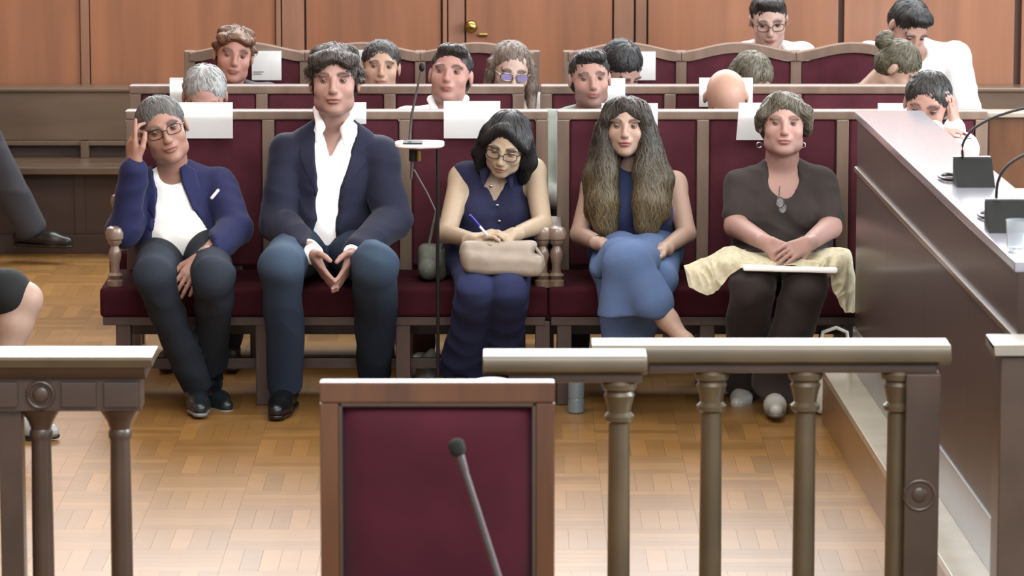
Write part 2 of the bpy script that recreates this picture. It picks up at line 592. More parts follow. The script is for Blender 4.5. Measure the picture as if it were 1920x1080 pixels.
hd.tube([(dh[0], WALLY - 0.02, dh[2]), (dh[0], dh[1], dh[2])], 0.009)
hd.sphere((dh[0], dh[1] - 0.01, dh[2]), 0.030, 18, (1, 0.8, 1))
hd.build('door_knob', M_BRASS, door)
k = P(906, 66, WALLY - 0.03)
MB().box((k[0] - 0.022, WALLY - 0.03, k[2] - 0.008), (k[0] + 0.022, WALLY - 0.012, k[2] + 0.008), 0.004).build('door_lock', M_BRASS, door)
wu = struct(MB().box((WX0, WALLY + 0.02, 4.9), (WX1, WALLY + 0.15, 5.3)).build('wall_back', M_PLASTER))
for i in range(4):
    xw = -4.0 + i * 3.0
    MB().box((xw, WALLY + 0.02, 2.35), (xw + 0.18, WALLY + 0.12, 4.9)).build('pier', M_PLASTER, wu)
struct(MB().box((WX0 - 0.15, 5.0, 0), (WX0, WALLY + 0.15, 5.3)).build('wall_left', M_WALL))
ceil = struct(MB().box((WX0 - 0.15, 5.0, 5.3), (WX1 + 3, WALLY + 0.15, 5.4)).build('ceiling', M_PLASTER))
#@@END_ROOM

# ================================================================== wall pew
pew = thing('pew', 'long wooden wall pew with a plank back running along the panelled rear wall', 'pew', (0, 18.9, 0))
px0, px1 = -3.5, 4.3
MB().box((px0, 18.98, 0.50), (px1, 19.05, 0.735), 0.006).build('back_panel', M_PEW, pew)
MB().box((px0, 18.95, 0.735), (px1, 19.10, 0.757), 0.008).build('top_rail', M_PEW, pew)
MB().box((px0, 18.95, 0.478), (px1, 19.02, 0.50), 0.006).build('lower_rail', M_PEW, pew)
MB().box((px0, 18.58, 0.385), (px1, 19.02, 0.42), 0.008).build('seat', M_PEW, pew)
MB().box((px0, 18.70, 0.04), (px1, 18.73, 0.385), 0.004).build('front_board', M_PEWDARK, pew)
MB().box((px0, 18.66, 0.0), (px1, 18.70, 0.09), 0.004).build('skirting', M_PEWDARK, pew)
MB().box((px0, 19.02, 0.42), (px1, 19.04, 0.478)).build('back_slat', M_PEWDARK, pew)
for x in (PX(157, 18.9, .5), PX(560, 18.9, .5), PX(1040, 18.9, .5), PX(1500, 18.9, .5), PX(1870, 18.9, .5)):
    MB().box((x - 0.02, 18.93, 0.42), (x + 0.02, 18.985, 0.50), 0.004).build('bracket', M_PEW, pew)
    MB().box((x - 0.025, 18.69, 0.09), (x + 0.025, 18.705, 0.385), 0.003).build('bracket', M_PEWDARK, pew)

# ================================================================== velvet benches
def bench(label, xs, yb, top, arms=(True, True), crown=False, xl=0.07, xr=0.07, group='velvet seating benches in three rows'):
    """xs = x of the upright posts; yb = front face of the back"""
    b = thing('bench', label, 'bench', (sum(xs) / len(xs), yb - 0.2, 0), group)
    n = len(xs) - 1
    pw = 0.024
    seatf = yb - 0.47
    for x in xs:
        MB().box((x - pw, yb - 0.012, 0.0), (x + pw, yb + 0.045, top - (0.035 if not crown else 0.03)), 0.006).build('post', M_BENCH, b)
    if not crown:
        MB().box((xs[0] - pw, yb - 0.016, top - 0.036), (xs[-1] + pw, yb + 0.055, top), 0.009).build('top_rail', M_BENCH, b)
    else:
        for x0, x1 in zip(xs, xs[1:]):
            up, dn = [], []
            for t in range(17):
                s = t / 16
                e = 0.040 * (0.5 - 0.5 * math.cos(2 * PI * s)) ** 0.8
                up.append((x0 + (x1 - x0) * s, top - 0.036 + e))
                dn.append((x0 + (x1 - x0) * s, top - 0.076 + e))
            MB().prism(up + dn[::-1], yb - 0.02, yb + 0.055, bevel=0.006).build('top_rail', M_BENCH, b)
    for x0, x1 in zip(xs, xs[1:]):
        if crown:
            up = []
            for t in range(13):
                s = t / 12
                up.append((x0 + pw + (x1 - x0 - 2 * pw) * s, top - 0.078 + 0.040 * (0.5 - 0.5 * math.cos(2 * PI * s)) ** 0.8))
            MB().prism(up + [(x1 - pw, 0.46), (x0 + pw, 0.46)], yb - 0.002, yb + 0.03, bevel=0.01).build('back_cushion', M_VELVET, b)
        else:
            MB().box((x0 + pw, yb - 0.006, 0.46), (x1 - pw, yb + 0.03, top - 0.034), 0.016, 3).build('back_cushion', M_VELVET, b)
    sx0, sx1 = xs[0] - xl, xs[-1] + xr
    MB().box((sx0, seatf, 0.335), (sx1, yb + 0.0, 0.45), 0.022, 4).build('seat_cushion', M_SEATVELVETSHADE, b)
    MB().box((sx0 + 0.01, seatf + 0.012, 0.305), (sx1 - 0.01, seatf + 0.035, 0.337), 0.004).build('apron', M_BENCHSHADE, b)
    MB().box((sx0 + 0.02, yb - 0.03, 0.20), (sx1 - 0.02, yb - 0.014, 0.335)).build('rear_rail', M_BENCHSHADE, b)
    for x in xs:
        MB().box((x - 0.028, seatf + 0.02, 0.0), (x + 0.028, seatf + 0.07, 0.32), 0.006).build('leg', M_BENCHSHADE, b)
        MB().box((x - 0.012, seatf + 0.07, 0.12), (x + 0.012, yb, 0.15), 0.003).build('side_stretcher', M_BENCHSHADE, b)
    MB().box((xs[0], seatf + 0.16, 0.115), (xs[-1], seatf + 0.185, 0.155), 0.004).build('stretcher', M_BENCHSHADE, b)
    for side, on in zip((0, 1), arms):
        if not on: continue
        xa = (xs[0] if side == 0 else xs[-1]) + (-0.03 if side == 0 else 0.0)
        ya = seatf + 0.055
        ap = MB().lathe(xa, ya, [(0.445, 0.030), (0.47, 0.030), (0.475, 0.021), (0.49, 0.030), (0.50, 0.018), (0.53, 0.017),
                                 (0.565, 0.026), (0.585, 0.021), (0.60, 0.014), (0.612, 0.026), (0.625, 0.028)], 20)
        ap.build('arm_post', M_BENCH, b)
        a = MB()
        a.box((xa - 0.026, ya, 0.625), (xa + 0.026, yb + 0.005, 0.655), 0.010, 3)
        a.lathe(xa, ya, [(0.618, 0.022), (0.628, 0.034), (0.650, 0.037), (0.668, 0.030), (0.676, 0.015)], 20)
        a.build('armrest', M_BENCH, b)
    return b

R1, R2, R3 = 15.22, 16.14, 17.36
x1 = lambda px, y, z: PX(px, y, z)
bench('front row velvet bench carrying the two men in blazers',
      [x1(p, R1, 1.0) for p in (247, 503, 760, 1016)], R1, 1.064, xl=0.085, xr=0.02)
bench('front row velvet bench on the right beside the courtroom desk carrying two women',
      [x1(p, R1, 1.0) for p in (1056, 1318, 1580, 1840)], R1, 1.064, arms=(True, False), xl=0.06, xr=0.02)
bench('middle row velvet bench on the left behind the two men in blazers',
      [x1(p, R2, 1.0) for p in (254, 491, 731, 972)], R2, 1.064, xr=0.02)
bench('middle row velvet bench on the right behind the long haired woman',
      [x1(p, R2, 1.0) for p in (1024, 1256, 1492, 1722)], R2, 1.064)
bench('rear velvet bench on the left with three arched crests below the brass door knob',
      [x1(p, R3, 1.0) for p in (356, 572, 788, 1002)], R3, 1.115, crown=True)
bench('rear velvet bench on the right with three arched crests under the two dark haired men',
      [x1(p, R3, 1.0) for p in (1066, 1277, 1492, 1708)], R3, 1.115, crown=True)

# ------------------------------------------------------------------ reservation sheets hung on the bench backs
def sheet(px0, py0, px1, py1, Y, label, tilt=0.0, printed=False):
    a = P(px0, py0, Y); b = P(px1, py1, Y)
    t = thing('paper_sheet', label, 'paper', ((a[0] + b[0]) / 2, Y, b[2]), 'white sheets hung on the bench backs')
    w = b[0] - a[0]; top = a[2]; bot = b[2]
    bm = bmesh.new()
    rows = [(Y + 0.012, top - 0.001), (Y, top + 0.001)] + [(Y - 0.003 - 0.004 * math.sin(i / 4 * 1.5), top - (top - bot) * i / 4) for i in range(1, 5)]
    g = []
    for y, z in rows:
        g.append([bm.verts.new((a[0] + w * s + tilt * (z - top), y - 0.0015 * math.sin(s * 3.1), z)) for s in (0, .25, .5, .75, 1)])
    for r0, r1 in zip(g, g[1:]):
        for k in range(4):
            bm.faces.new((r0[k], r0[k + 1], r1[k + 1], r1[k]))
    bmesh.ops.solidify(bm, geom=bm.faces[:], thickness=0.0008)
    m = MB(); m.bm.free(); m.bm = bm
    m.build('sheet', M_PAPER, t)
    if printed:
        q = MB()
        for i, (s0, s1) in enumerate(((0.05, 0.40), (0.05, 0.33))):
            z = bot + 0.034 - i * 0.009
            q.box((a[0] + w * s0, Y - 0.0105, z), (a[0] + w * s1, Y - 0.0095, z + 0.004))
        q.build('print_line', M_PRINT, t)
    return t

S1 = R1 - 0.03; S2 = R2 - 0.03; S3 = R3 - 0.05
sheet(335, 192, 437, 259, S1, 'white sheet on the front bench rail beside the grey haired man in a blue blazer')
sheet(598, 192, 687, 232, S1, 'white sheet mostly hidden behind the neck of the tall man in a white shirt')
sheet(832, 190, 938, 259, S1, 'white sheet on the front bench rail above the writing woman')
sheet(1128, 194, 1233, 262, S1, 'white sheet peeking out on both sides of the long haired woman')
sheet(1386, 193, 1490, 262, S1, 'white sheet on the front bench rail behind the short haired woman in brown', 0.08)
sheet(1646, 194, 1740, 250, S1, 'white sheet on the front bench rail behind the far end of the desk')
sheet(318, 146, 400, 192, S2, 'white sheet on the middle bench rail behind the silver haired man')
sheet(1120, 147, 1172, 200, S2, 'white sheet on the middle bench rail behind the bearded man')
sheet(1311, 146, 1411, 200, S2, 'white sheet on the middle bench rail behind the bald man')
sheet(472, 96, 528, 150, S3, 'white sheet with small print on the rear bench by the auburn haired man', printed=True)
sheet(640, 94, 690, 150, S3, 'white sheet on the rear bench just above the tall man in a white shirt')
sheet(1172, 97, 1229, 150, S3, 'white sheet on the rear bench beside a bowed dark haired head')

# ================================================================== courtroom desk and dais on the right
def deskx(Y, base=1.252, y0=14.45):
    return base - 0.033 * (Y - y0)

def slab(name, x0, x1, z0, z1, ya, yb, m, parent, bevel=0.0):
    """box whose long sides follow the desk's slightly turned axis"""
    bm = MB()
    pts = [(deskx(ya, x0), ya), (deskx(ya, x1), ya), (deskx(yb, x1), yb), (deskx(yb, x0), yb)]
    lo = [bm.bm.verts.new((x, y, z0)) for x, y in pts]; hi = [bm.bm.verts.new((x, y, z1)) for x, y in pts]
    bm.bm.faces.new(lo[::-1]); bm.bm.faces.new(hi)
    for k in range(4):
        bm.bm.faces.new((lo[k], lo[(k + 1) % 4], hi[(k + 1) % 4], hi[k]))
    if bevel:
        bmesh.ops.bevel(bm.bm, geom=bm.bm.edges[:], offset=bevel, segments=2, affect='EDGES', profile=0.6)
    return bm.build(name, m, parent)

dais = struct(slab('floor_dais', 1.14, 3.0, 0.0, 0.172, 9.4, 14.45, M_RISER, None))
slab('tread', 1.135, 3.0, 0.172, 0.20, 9.4, 14.455, M_MARBLE, dais, 0.004)
desk = thing('courtroom_desk', 'long reddish brown courtroom desk with a glossy pale top on the raised dais', 'desk', (1.5, 12.5, 0.2))
YA, YB = 10.75, 14.45
slab('plinth', 1.248, 1.30, 0.20, 0.355, YA, YB, M_GREY, desk, 0.004)
ysp = [YA, 11.65, 12.6, 13.55, YB]
for a, b in zip(ysp, ysp[1:]):
    slab('front_panel', 1.255, 1.285, 0.355, 0.925, a + 0.0006, b - 0.0006, M_DESK, desk, 0.0006)
    slab('upper_panel', 1.255, 1.285, 0.945, 1.118, a + 0.0006, b - 0.0006, M_DESK, desk, 0.0006)
slab('molding', 1.244, 1.28, 0.925, 0.945, YA, YB, M_PEW, desk, 0.005)
slab('ledge', 1.244, 1.49, 1.118, 1.148, YA, YB + 0.01, M_DESKTOP, desk, 0.006)
slab('ledge_back', 1.46, 1.485, 0.90, 1.118, YA, YB, M_DESK, desk, 0.003)
slab('writing_top', 1.485, 2.05, 0.90, 0.93, YA, YB - 0.5, M_DESKINNER, desk, 0.005)
slab('end_panel', 1.29, 1.46, 0.355, 1.118, YB - 0.03, YB - 0.002, M_DESK, desk, 0.003)
slab('end_panel', 1.29, 1.46, 0.355, 1.118, YA + 0.002, YA + 0.03, M_DESK, desk, 0.003)
slab('inner_side', 1.98, 2.01, 0.20, 0.90, YA, YB - 0.5, M_DESK, desk, 0.003)

# wooden partition that continues the front bench rail to the right
part = thing('wooden_partition', 'low wooden partition with a thin pale cap rail right of the front bench behind the desk', 'partition', (2.3, 15.3, 0))
MB().box((1.83, 15.25, 0.0), (3.2, 15.30, 1.035), 0.004).build('panel', M_CHAIRWOOD, part)
MB().box((1.81, 15.22, 1.035), (3.2, 15.33, 1.056), 0.006).build('cap_rail', M_DESKINNER, part)

# desk microphone units
def mic_unit(px, py, Yc, label, cable):
    c = P(px, py, Yc); z0 = 1.148
    t = thing('conference_unit', label, 'microphone', (c[0], Yc, z0), 'microphone units on the courtroom desk')
    MB().prism([(Yc - 0.055, z0), (Yc + 0.075, z0), (Yc + 0.070, z0 + 0.075), (Yc + 0.05, z0 + 0.08)], c[0] - 0.035, c[0] + 0.085, axis='x', bevel=0.004).build('console', M_BLACK, t)
    MB().box((c[0] - 0.034, Yc + 0.074, z0 + 0.0), (c[0] + 0.084, Yc + 0.082, z0 + 0.083), 0.003).build('back_edge', M_CHROME, t)
    pts = [Vector(P(x, y, Yc + 0.05 + dy)) for x, y, dy in cable]
    n = 14; sp = []
    for i in range(n + 1):
        u = i / n * (len(pts) - 1); j = min(int(u), len(pts) - 2); f = u - j
        p0 = pts[max(j - 1, 0)]; p1 = pts[j]; p2 = pts[j + 1]; p3 = pts[min(j + 2, len(pts) - 1)]
        sp.append(0.5 * ((2 * p1) + (p2 - p0) * f + (2 * p0 - 5 * p1 + 4 * p2 - p3) * f * f + (3 * p1 - p0 - 3 * p2 + p3) * f ** 3))
    MB().tube(sp, 0.0045, 10).build('gooseneck', M_BLACKMETAL, t)
    MB().sphere(sp[-1], 0.013, 14, (1.6, 1, 1)).build('microphone_head', M_FOAM, t)
    return t
mic_unit(1812, 330, 12.35, 'black wedge shaped microphone console on the desk, farther of the two', [(1806, 300, 0), (1806, 268, 0), (1830, 238, 0), (1880, 214, 0), (1950, 196, 0)])
mic_unit(1874, 399, 11.35, 'black wedge shaped microphone console on the desk, the nearer of the two', [(1868, 372, 0), (1872, 338, 0), (1892, 308, 0), (1935, 284, 0), (1980, 270, 0)])
for (px, py, Yc, lb) in ((1775, 322, 12.5, 'small loop of pale cable lying left of the farther microphone console'), (1850, 385, 11.62, 'small loop of pale cable lying left of the nearer microphone console')):
    c = P(px, py, Yc)
    ring = [(c[0] + 0.032 * math.cos(a) + 0.01, Yc + 0.07 * math.sin(a), 1.148 + 0.007) for a in [2 * PI * i / 20 for i in range(21)]]
    tag(MB().tube(ring, 0.006, 8, cap=False).build('cable_loop', M_BLACKMETAL), lb, 'cable', 'cable loops on the desk')
# drinking glass
g = P(1908, 470, 10.95)
gl = MB()
gl.lathe(g[0], 10.95, [(1.149, 0.026), (1.152, 0.029), (1.235, 0.034), (1.235, 0.032), (1.158, 0.027), (1.157, 0.0005)], 24, cap=False)
tag(gl.build('drinking_glass', M_GLASS), 'clear drinking glass at the near end of the desk top', 'glass')

# ================================================================== balustrades
def baluster(x, y, ztop, parent, w=1.0, m=M_RAIL, half=False, r=0.030):
    pr = [(0.0, 0.042), (0.10, 0.042), (0.104, 0.034), (0.13, 0.038), (0.15, 0.030), (0.18, r * 1.02), (0.45, r), (ztop - 0.115, r * 0.93),
          (ztop - 0.108, r * 1.28), (ztop - 0.096, r * 1.34), (ztop - 0.086, r * 1.0), (ztop - 0.072, r * 1.08), (ztop - 0.052, r * 1.24),
          (ztop - 0.040, r * 1.38), (ztop - 0.030, r * 1.18), (ztop - 0.022, r * 1.52), (ztop - 0.008, r * 1.58), (ztop, r * 1.4)]
    return MB().lathe(x, y, [(z, q * w) for z, q in pr], 22).build('baluster', m, parent)

def railprof(x0, x1, y0, y1, z0, z1, name, m, parent):
    """handrail with a flat top and rounded nosing on its near side"""
    pf = [(y1, z0), (y1, z1 - 0.006), (y1 - 0.006, z1), (y0 + 0.02, z1), (y0 + 0.006, z1 - 0.008), (y0, z1 - 0.024), (y0 + 0.003, z0 + 0.012), (y0 + 0.02, z0)]
    return MB().prism(pf, x0, x1, axis='x', bevel=0.004).build(name, m, parent)

# right gate (near segment) and right balustrade (far segment)
ya = 10.36
gate = thing('gate', 'short wooden balustrade gate with a lighter top rail overlapping the right balustrade', 'gate', (0.14, ya + .07, 0))
railprof(PX(905, ya, .95), PX(1214, ya, .95), ya, ya + 0.145, 0.902, 0.952, 'top_rail', M_RAIL, gate)
MB().box((PX(1040, ya, .9) - 0.12, ya + 0.03, 0.878), (PX(1205, ya, .9), ya + 0.115, 0.903), 0.006).build('frieze', M_RAILDARK, gate)
for px in (922, 1161):
    baluster(PX(px, ya + .07, .8), ya + 0.072, 0.88, gate)
MB().box((PX(922, ya, .9) - 0.01, ya + 0.05, 0.10), (PX(1161, ya, .9), ya + 0.095, 0.16), 0.005).build('bottom_rail', M_RAIL, gate)
yb = 10.53
bal = thing('balustrade', 'wooden balustrade on the right with a rounded handrail and square newel post', 'balustrade', (0.8, yb + .07, 0))
railprof(PX(1110, yb, .95), PX(1785, yb, .95), yb, yb + 0.145, 0.898, 0.952, 'handrail', M_RAIL, bal)
MB().box((PX(1216, yb, .9), yb + 0.03, 0.874), (PX(1760, yb, .9), yb + 0.115, 0.899), 0.006).build('frieze', M_RAILDARK, bal)
for px in (1334, 1510, 1684):
    baluster(PX(px, yb + .07, .8), yb + 0.072, 0.876, bal)
nx0, nx1 = PX(1697, yb, .6), PX(1762, yb, .6)
MB().box((nx0, yb + 0.01, 0.0), (nx1, yb + 0.125, 0.875), 0.006).build('newel_post', M_RAILDARK, bal)
cx = PX(1724, yb, .5); cz = P(1724, 930, yb)[2]
ro = MB()
tor = [(cx + 0.040 * math.cos(a), yb + 0.010, cz + 0.040 * math.sin(a)) for a in [2 * PI * i / 28 for i in range(29)]]
ro.tube(tor, 0.005, 8, cap=False)
ro.sphere((cx, yb + 0.012, cz), 0.022, 16, (1, 0.35, 1))
ro.build('rosette', M_RAILDARK, bal)
MB().box((PX(1300, yb, .9), yb + 0.05, 0.10), (nx0, yb + 0.095, 0.16), 0.005).build('bottom_rail', M_RAIL, bal)

# left balustrade
yl = 10.36
lb = thing('balustrade', 'dark wooden balustrade on the left with a carved frieze and pale lit top', 'balustrade', (-1.3, yl + .08, 0))
lx0 = -1.95; lx1 = PX(285, yl, .95)
pf = [(yl + 0.19, 0.928), (yl + 0.19, 0.950), (yl + 0.004, 0.952), (yl - 0.004, 0.945), (yl + 0.0, 0.925)]
MB().prism(pf, lx0, lx1, axis='x', bevel=0.003).build('top_rail', M_RAIL, lb)
MB().prism([(yl + 0.185, 0.888), (yl + 0.185, 0.928), (yl + 0.004, 0.928), (yl + 0.012, 0.905), (yl + 0.03, 0.888)], lx0, lx1 - 0.02, axis='x', bevel=0.003).build('molding', M_RAILDARK, lb)
MB().box((lx0, yl + 0.04, 0.80), (PX(261, yl, .85), yl + 0.15, 0.888), 0.004).build('frieze', M_RAILDARK, lb)
for a, b in ((112, 178), (192, 256), (-60, 30)):
    MB().box((PX(a, yl, .85), yl + 0.03, 0.812), (PX(b, yl, .85), yl + 0.045, 0.880), 0.004).build('carved_panel', M_RAILDARK, lb)
cx = PX(73, yl, .85)
ro = MB()
tor = [(cx + 0.034 * math.cos(a), yl + 0.034, 0.846 + 0.034 * math.sin(a)) for a in [2 * PI * i / 24 for i in range(25)]]
ro.tube(tor, 0.005, 8, cap=False).sphere((cx, yl + 0.036, 0.846), 0.022, 16, (1, 0.4, 1))
ro.build('rosette', M_RAILDARK, lb)
for px in (78, 226, -90):
    x = PX(px, yl + .08, .6)
    pr = [(0.0, 0.040), (0.12, 0.040), (0.13, 0.030), (0.2, 0.030), (0.5, 0.029), (0.715, 0.0265), (0.722, 0.031), (0.736, 0.031), (0.745, 0.027),
          (0.765, 0.034), (0.785, 0.046), (0.800, 0.056)]
    MB().lathe(x, yl + 0.09, pr, 24).build('baluster', M_RAILDARK, lb)
x = PX(22, yl, .6)
MB().box((x - 0.04, yl + 0.06, 0.0), (x + 0.022, yl + 0.13, 0.80), 0.005).build('square_post', M_RAILDARK, lb)
MB().box((lx0, yl + 0.05, 0.04), (PX(226, yl, .1), yl + 0.12, 0.12), 0.005).build('bottom_rail', M_RAILDARK, lb)

# post with pale cap at the right frame edge
rp = thing('newel_post', 'dark wooden post with a pale cap at the right edge before the desk', 'post', (1.42, 10.3, 0.2))
xa_ = PX(1876, 10.2, .9)
MB().box((xa_, 10.2, 0.2), (xa_ + 0.35, 10.36, 0.98), 0.006).build('shaft', M_RAILDARK, rp)
railprof(xa_ - 0.02, xa_ + 0.4, 10.18, 10.38, 0.98, 1.012, 'cap', M_RAIL, rp)

# ================================================================== witness chair and microphone in the foreground
cy = 9.23
ch = thing('witness_chair', 'foreground chair with a rectangular wood framed back and burgundy upholstery', 'chair', (-0.18, cy + .2, 0))
cx0, cx1 = PX(600, cy, .9), PX(1040, cy, .9)
cw = 0.044; ct = 1.09
MB().box((cx0, cy, ct - 0.050), (cx1, cy + 0.05, ct), 0.006).build('top_rail', M_CHAIRWOOD, ch)
for x in (cx0, cx1 - cw):
    MB().box((x, cy + 0.001, 0.0), (x + cw, cy + 0.049, ct - 0.0502), 0.005).build('back_post', M_CHAIRWOOD, ch)
MB().box((cx0 + cw, cy + 0.002, 0.50), (cx1 - cw, cy + 0.045, 0.545), 0.004).build('lower_rail', M_CHAIRWOOD, ch)
# inner bead
bd = MB()
for (a, b, z0, z1) in ((cx0 + cw, cx0 + cw + 0.009, 0.545, ct - 0.05), (cx1 - cw - 0.009, cx1 - cw, 0.545, ct - 0.05), (cx0 + cw, cx1 - cw, ct - 0.059, ct - 0.05)):
    bd.box((a, cy + 0.004, z0), (b, cy + 0.04, z1), 0.002)
bd.build('bead', M_RAILDARK, ch)
# padded back: pillow surface
bx0, bx1, bz0, bz1 = cx0 + cw + 0.009, cx1 - cw - 0.009, 0.545, ct - 0.059
m_ = MB(); n = 30; grid = []
for i in range(n + 1):
    row = []
    for j in range(n + 1):
        uu, vv = i / n, j / n
        ed = min(uu, 1 - uu) * (bx1 - bx0); eh = min(vv, 1 - vv) * (bz1 - bz0)
        e = (1 - math.exp(-ed / 0.028)) * (1 - math.exp(-eh / 0.028))
        row.append(m_.bm.verts.new((bx0 + (bx1 - bx0) * uu, cy + 0.030 - 0.040 * e, bz0 + (bz1 - bz0) * vv)))
    grid.append(row)
for i in range(n):
    for j in range(n):
        m_.bm.faces.new((grid[i][j], grid[i + 1][j], grid[i + 1][j + 1], grid[i][j + 1]))
ring = [grid[i][0] for i in range(n + 1)] + [grid[n][j] for j in range(1, n + 1)] + [grid[i][n] for i in range(n - 1, -1, -1)] + [grid[0][j] for j in range(n - 1, 0, -1)]
back = [m_.bm.verts.new((v.co.x, cy + 0.044, v.co.z)) for v in ring]
for i in range(len(ring)):
    m_.bm.faces.new((ring[i], ring[(i + 1) % len(ring)], back[(i + 1) % len(ring)], back[i]))
m_.bm.faces.new(back)
m_.build('back_cushion', M_VELVET2, ch)
MB().box((cx0 + 0.01, cy - 0.44, 0.40), (cx1 - 0.01, cy, 0.49), 0.025, 4).build('seat', M_VELVET2, ch)
MB().box((cx0, cy - 0.43, 0.34), (cx1, cy, 0.40), 0.005).build('seat_frame', M_CHAIRWOOD, ch)
for x in (cx0 + 0.005, cx1 - 0.045):
    MB().box((x, cy - 0.42, 0.0), (x + 0.04, cy - 0.38, 0.34), 0.005).build('front_leg', M_CHAIRWOOD, ch)

ym = 8.72
h0 = P(856, 836, ym); h1 = P(938, 1095, ym)
mk = thing('microphone', 'gooseneck microphone with a black head leaning in front of the burgundy chair back', 'microphone', (h1[0] + .12, ym, 0))
d = norm(h1 - h0)
MB().tube([h0 - d * 0.016, h0 - d * 0.013, h0 - d * 0.006, h0 + d * 0.012, h0 + d * 0.020, h0 + d * 0.023], [0.006, 0.013, 0.0185, 0.0185, 0.014, 0.009], 18).build('windscreen', M_FOAM, mk)
q = [h0 + d * t for t in (0.015, 0.03, 0.06)]
MB().tube(q, [0.010, 0.0105, 0.009], 14).build('capsule', M_GREYMETAL, mk)
L_ = float(np.linalg.norm(h1 - h0))
end = h0 + d * (L_ + 0.10)
MB().tube([h0 + d * 0.055, h0 + d * L_ * 0.5, end, end + V(0.02, 0, -0.06), end + V(0.022, 0, -0.12)], [0.0078, 0.0086, 0.0092, 0.0092, 0.0092], 14).build('stem', M_GREYMETAL, mk)
sb = end + V(0.022, 0, -0.11)
MB().tube([sb, (sb[0], sb[1], 0.02)], 0.012, 14).build('stand_pole', M_BLACKMETAL, mk)
MB().lathe(sb[0], sb[1], [(0.0, 0.13), (0.012, 0.13), (0.022, 0.10), (0.026, 0.02)], 32).build('stand_base', M_BLACKMETAL, mk)

# ------------------------------------------------------------------ stand with a small tray between the second man and the writing woman
yt = 14.25
st = thing('music_stand', 'thin dark stand with a small bright tray and angled arm beside the writing woman', 'stand', (PX(821, yt, 0), yt, 0))
tp = P(787, 272, yt)
px_ = PX(821, yt, .5)
tr = MB()
NSEG = 28
for z, r in ((tp[2] - 0.004, 0.082), (tp[2] + 0.002, 0.088), (tp[2] + 0.012, 0.088)):
    pass
ring0 = []
for z, s in ((tp[2] - 0.006, 0.90), (tp[2], 1.0), (tp[2] + 0.010, 1.0), (tp[2] + 0.010, 0.95), (tp[2] + 0.002, 0.93)):
    ring0.append([tr.bm.verts.new((tp[0] + 0.088 * s * math.copysign(abs(math.cos(a)) ** 0.6, math.cos(a)), yt + 0.075 * s * math.copysign(abs(math.sin(a)) ** 0.6, math.sin(a)), z))
                  for a in [2 * PI * i / NSEG for i in range(NSEG)]])
for r0, r1_ in zip(ring0, ring0[1:]):
    for i in range(NSEG):
        tr.bm.faces.new((r0[i], r0[(i + 1) % NSEG], r1_[(i + 1) % NSEG], r1_[i]))
tr.bm.faces.new(ring0[0][::-1]); tr.bm.faces.new(ring0[-1])
tr.build('tray', M_PAPER, st)
MB().box((tp[0] - 0.06, yt - 0.05, tp[2] + 0.003), (tp[0] + 0.01, yt + 0.04, tp[2] + 0.014), 0.003).build('holder', M_BLACK, st)
MB().tube([(px_, yt, tp[2] - 0.004), (px_, yt, 0.03)], 0.0065, 12).build('pole', M_BLACKMETAL, st)
MB().tube([P(768, 262, yt), P(772, 215, yt), P(790, 130, yt)], [0.0055, 0.005, 0.004], 10).build('upright_arm', M_GREYMETAL, st)
MB().sphere(P(791, 126, yt), 0.012, 14, (0.9, 0.9, 1.4)).build('arm_tip', M_BLACK, st)
MB().tube([P(775, 280, yt), P(775, 302, yt)], 0.016, 14).build('clamp', M_BLACK, st)
MB().tube([P(786, 284, yt - 0.02), P(786, 302, yt - 0.02)], 0.008, 12).build('clamp_knob', M_BRASS, st)
MB().tube([P(773, 300, yt), P(771, 335, yt)], [0.007, 0.005], 10).build('clamp_tail', M_GREYMETAL, st)
MB().tube([P(776, 318, yt), P(800, 360, yt), P(820, 402, yt)], 0.003, 8).build('brace', M_GREYMETAL, st)
for a in (0.6, 2.7, 4.7):
    MB().tube([(px_, yt, 0.16), (px_ + 0.17 * math.cos(a), yt + 0.17 * math.sin(a), 0.012)], 0.006, 8).build('leg', M_BLACKMETAL, st)
MB().lathe(px_, yt, [(0.14, 0.012), (0.18, 0.013), (0.185, 0.007)], 12).build('collar', M_BLACKMETAL, st)

# ================================================================== people
def peval(prims, pts):
    g = np.full(len(pts), .2)
    X, Y, Z = pts[:, 0], pts[:, 1], pts[:, 2]
    for q in prims:
        d = q['f'](X, Y, Z); k = q['k']
        if q['sub']:
            hh = np.maximum(k - np.abs(g + d), 0) / k
            g = np.maximum(g, -d) + hh * hh * k * .25
        else:
            hh = np.maximum(k - np.abs(g - d), 0) / k
            g = np.minimum(g, d) - hh * hh * k * .25
    return g

def pgrad(prims, pts, e=.002):
    g = np.stack([peval(prims, pts + np.eye(3)[i] * e) - peval(prims, pts - np.eye(3)[i] * e) for i in range(3)], 1)
    return g / (np.linalg.norm(g, axis=1)[:, None] + 1e-9)

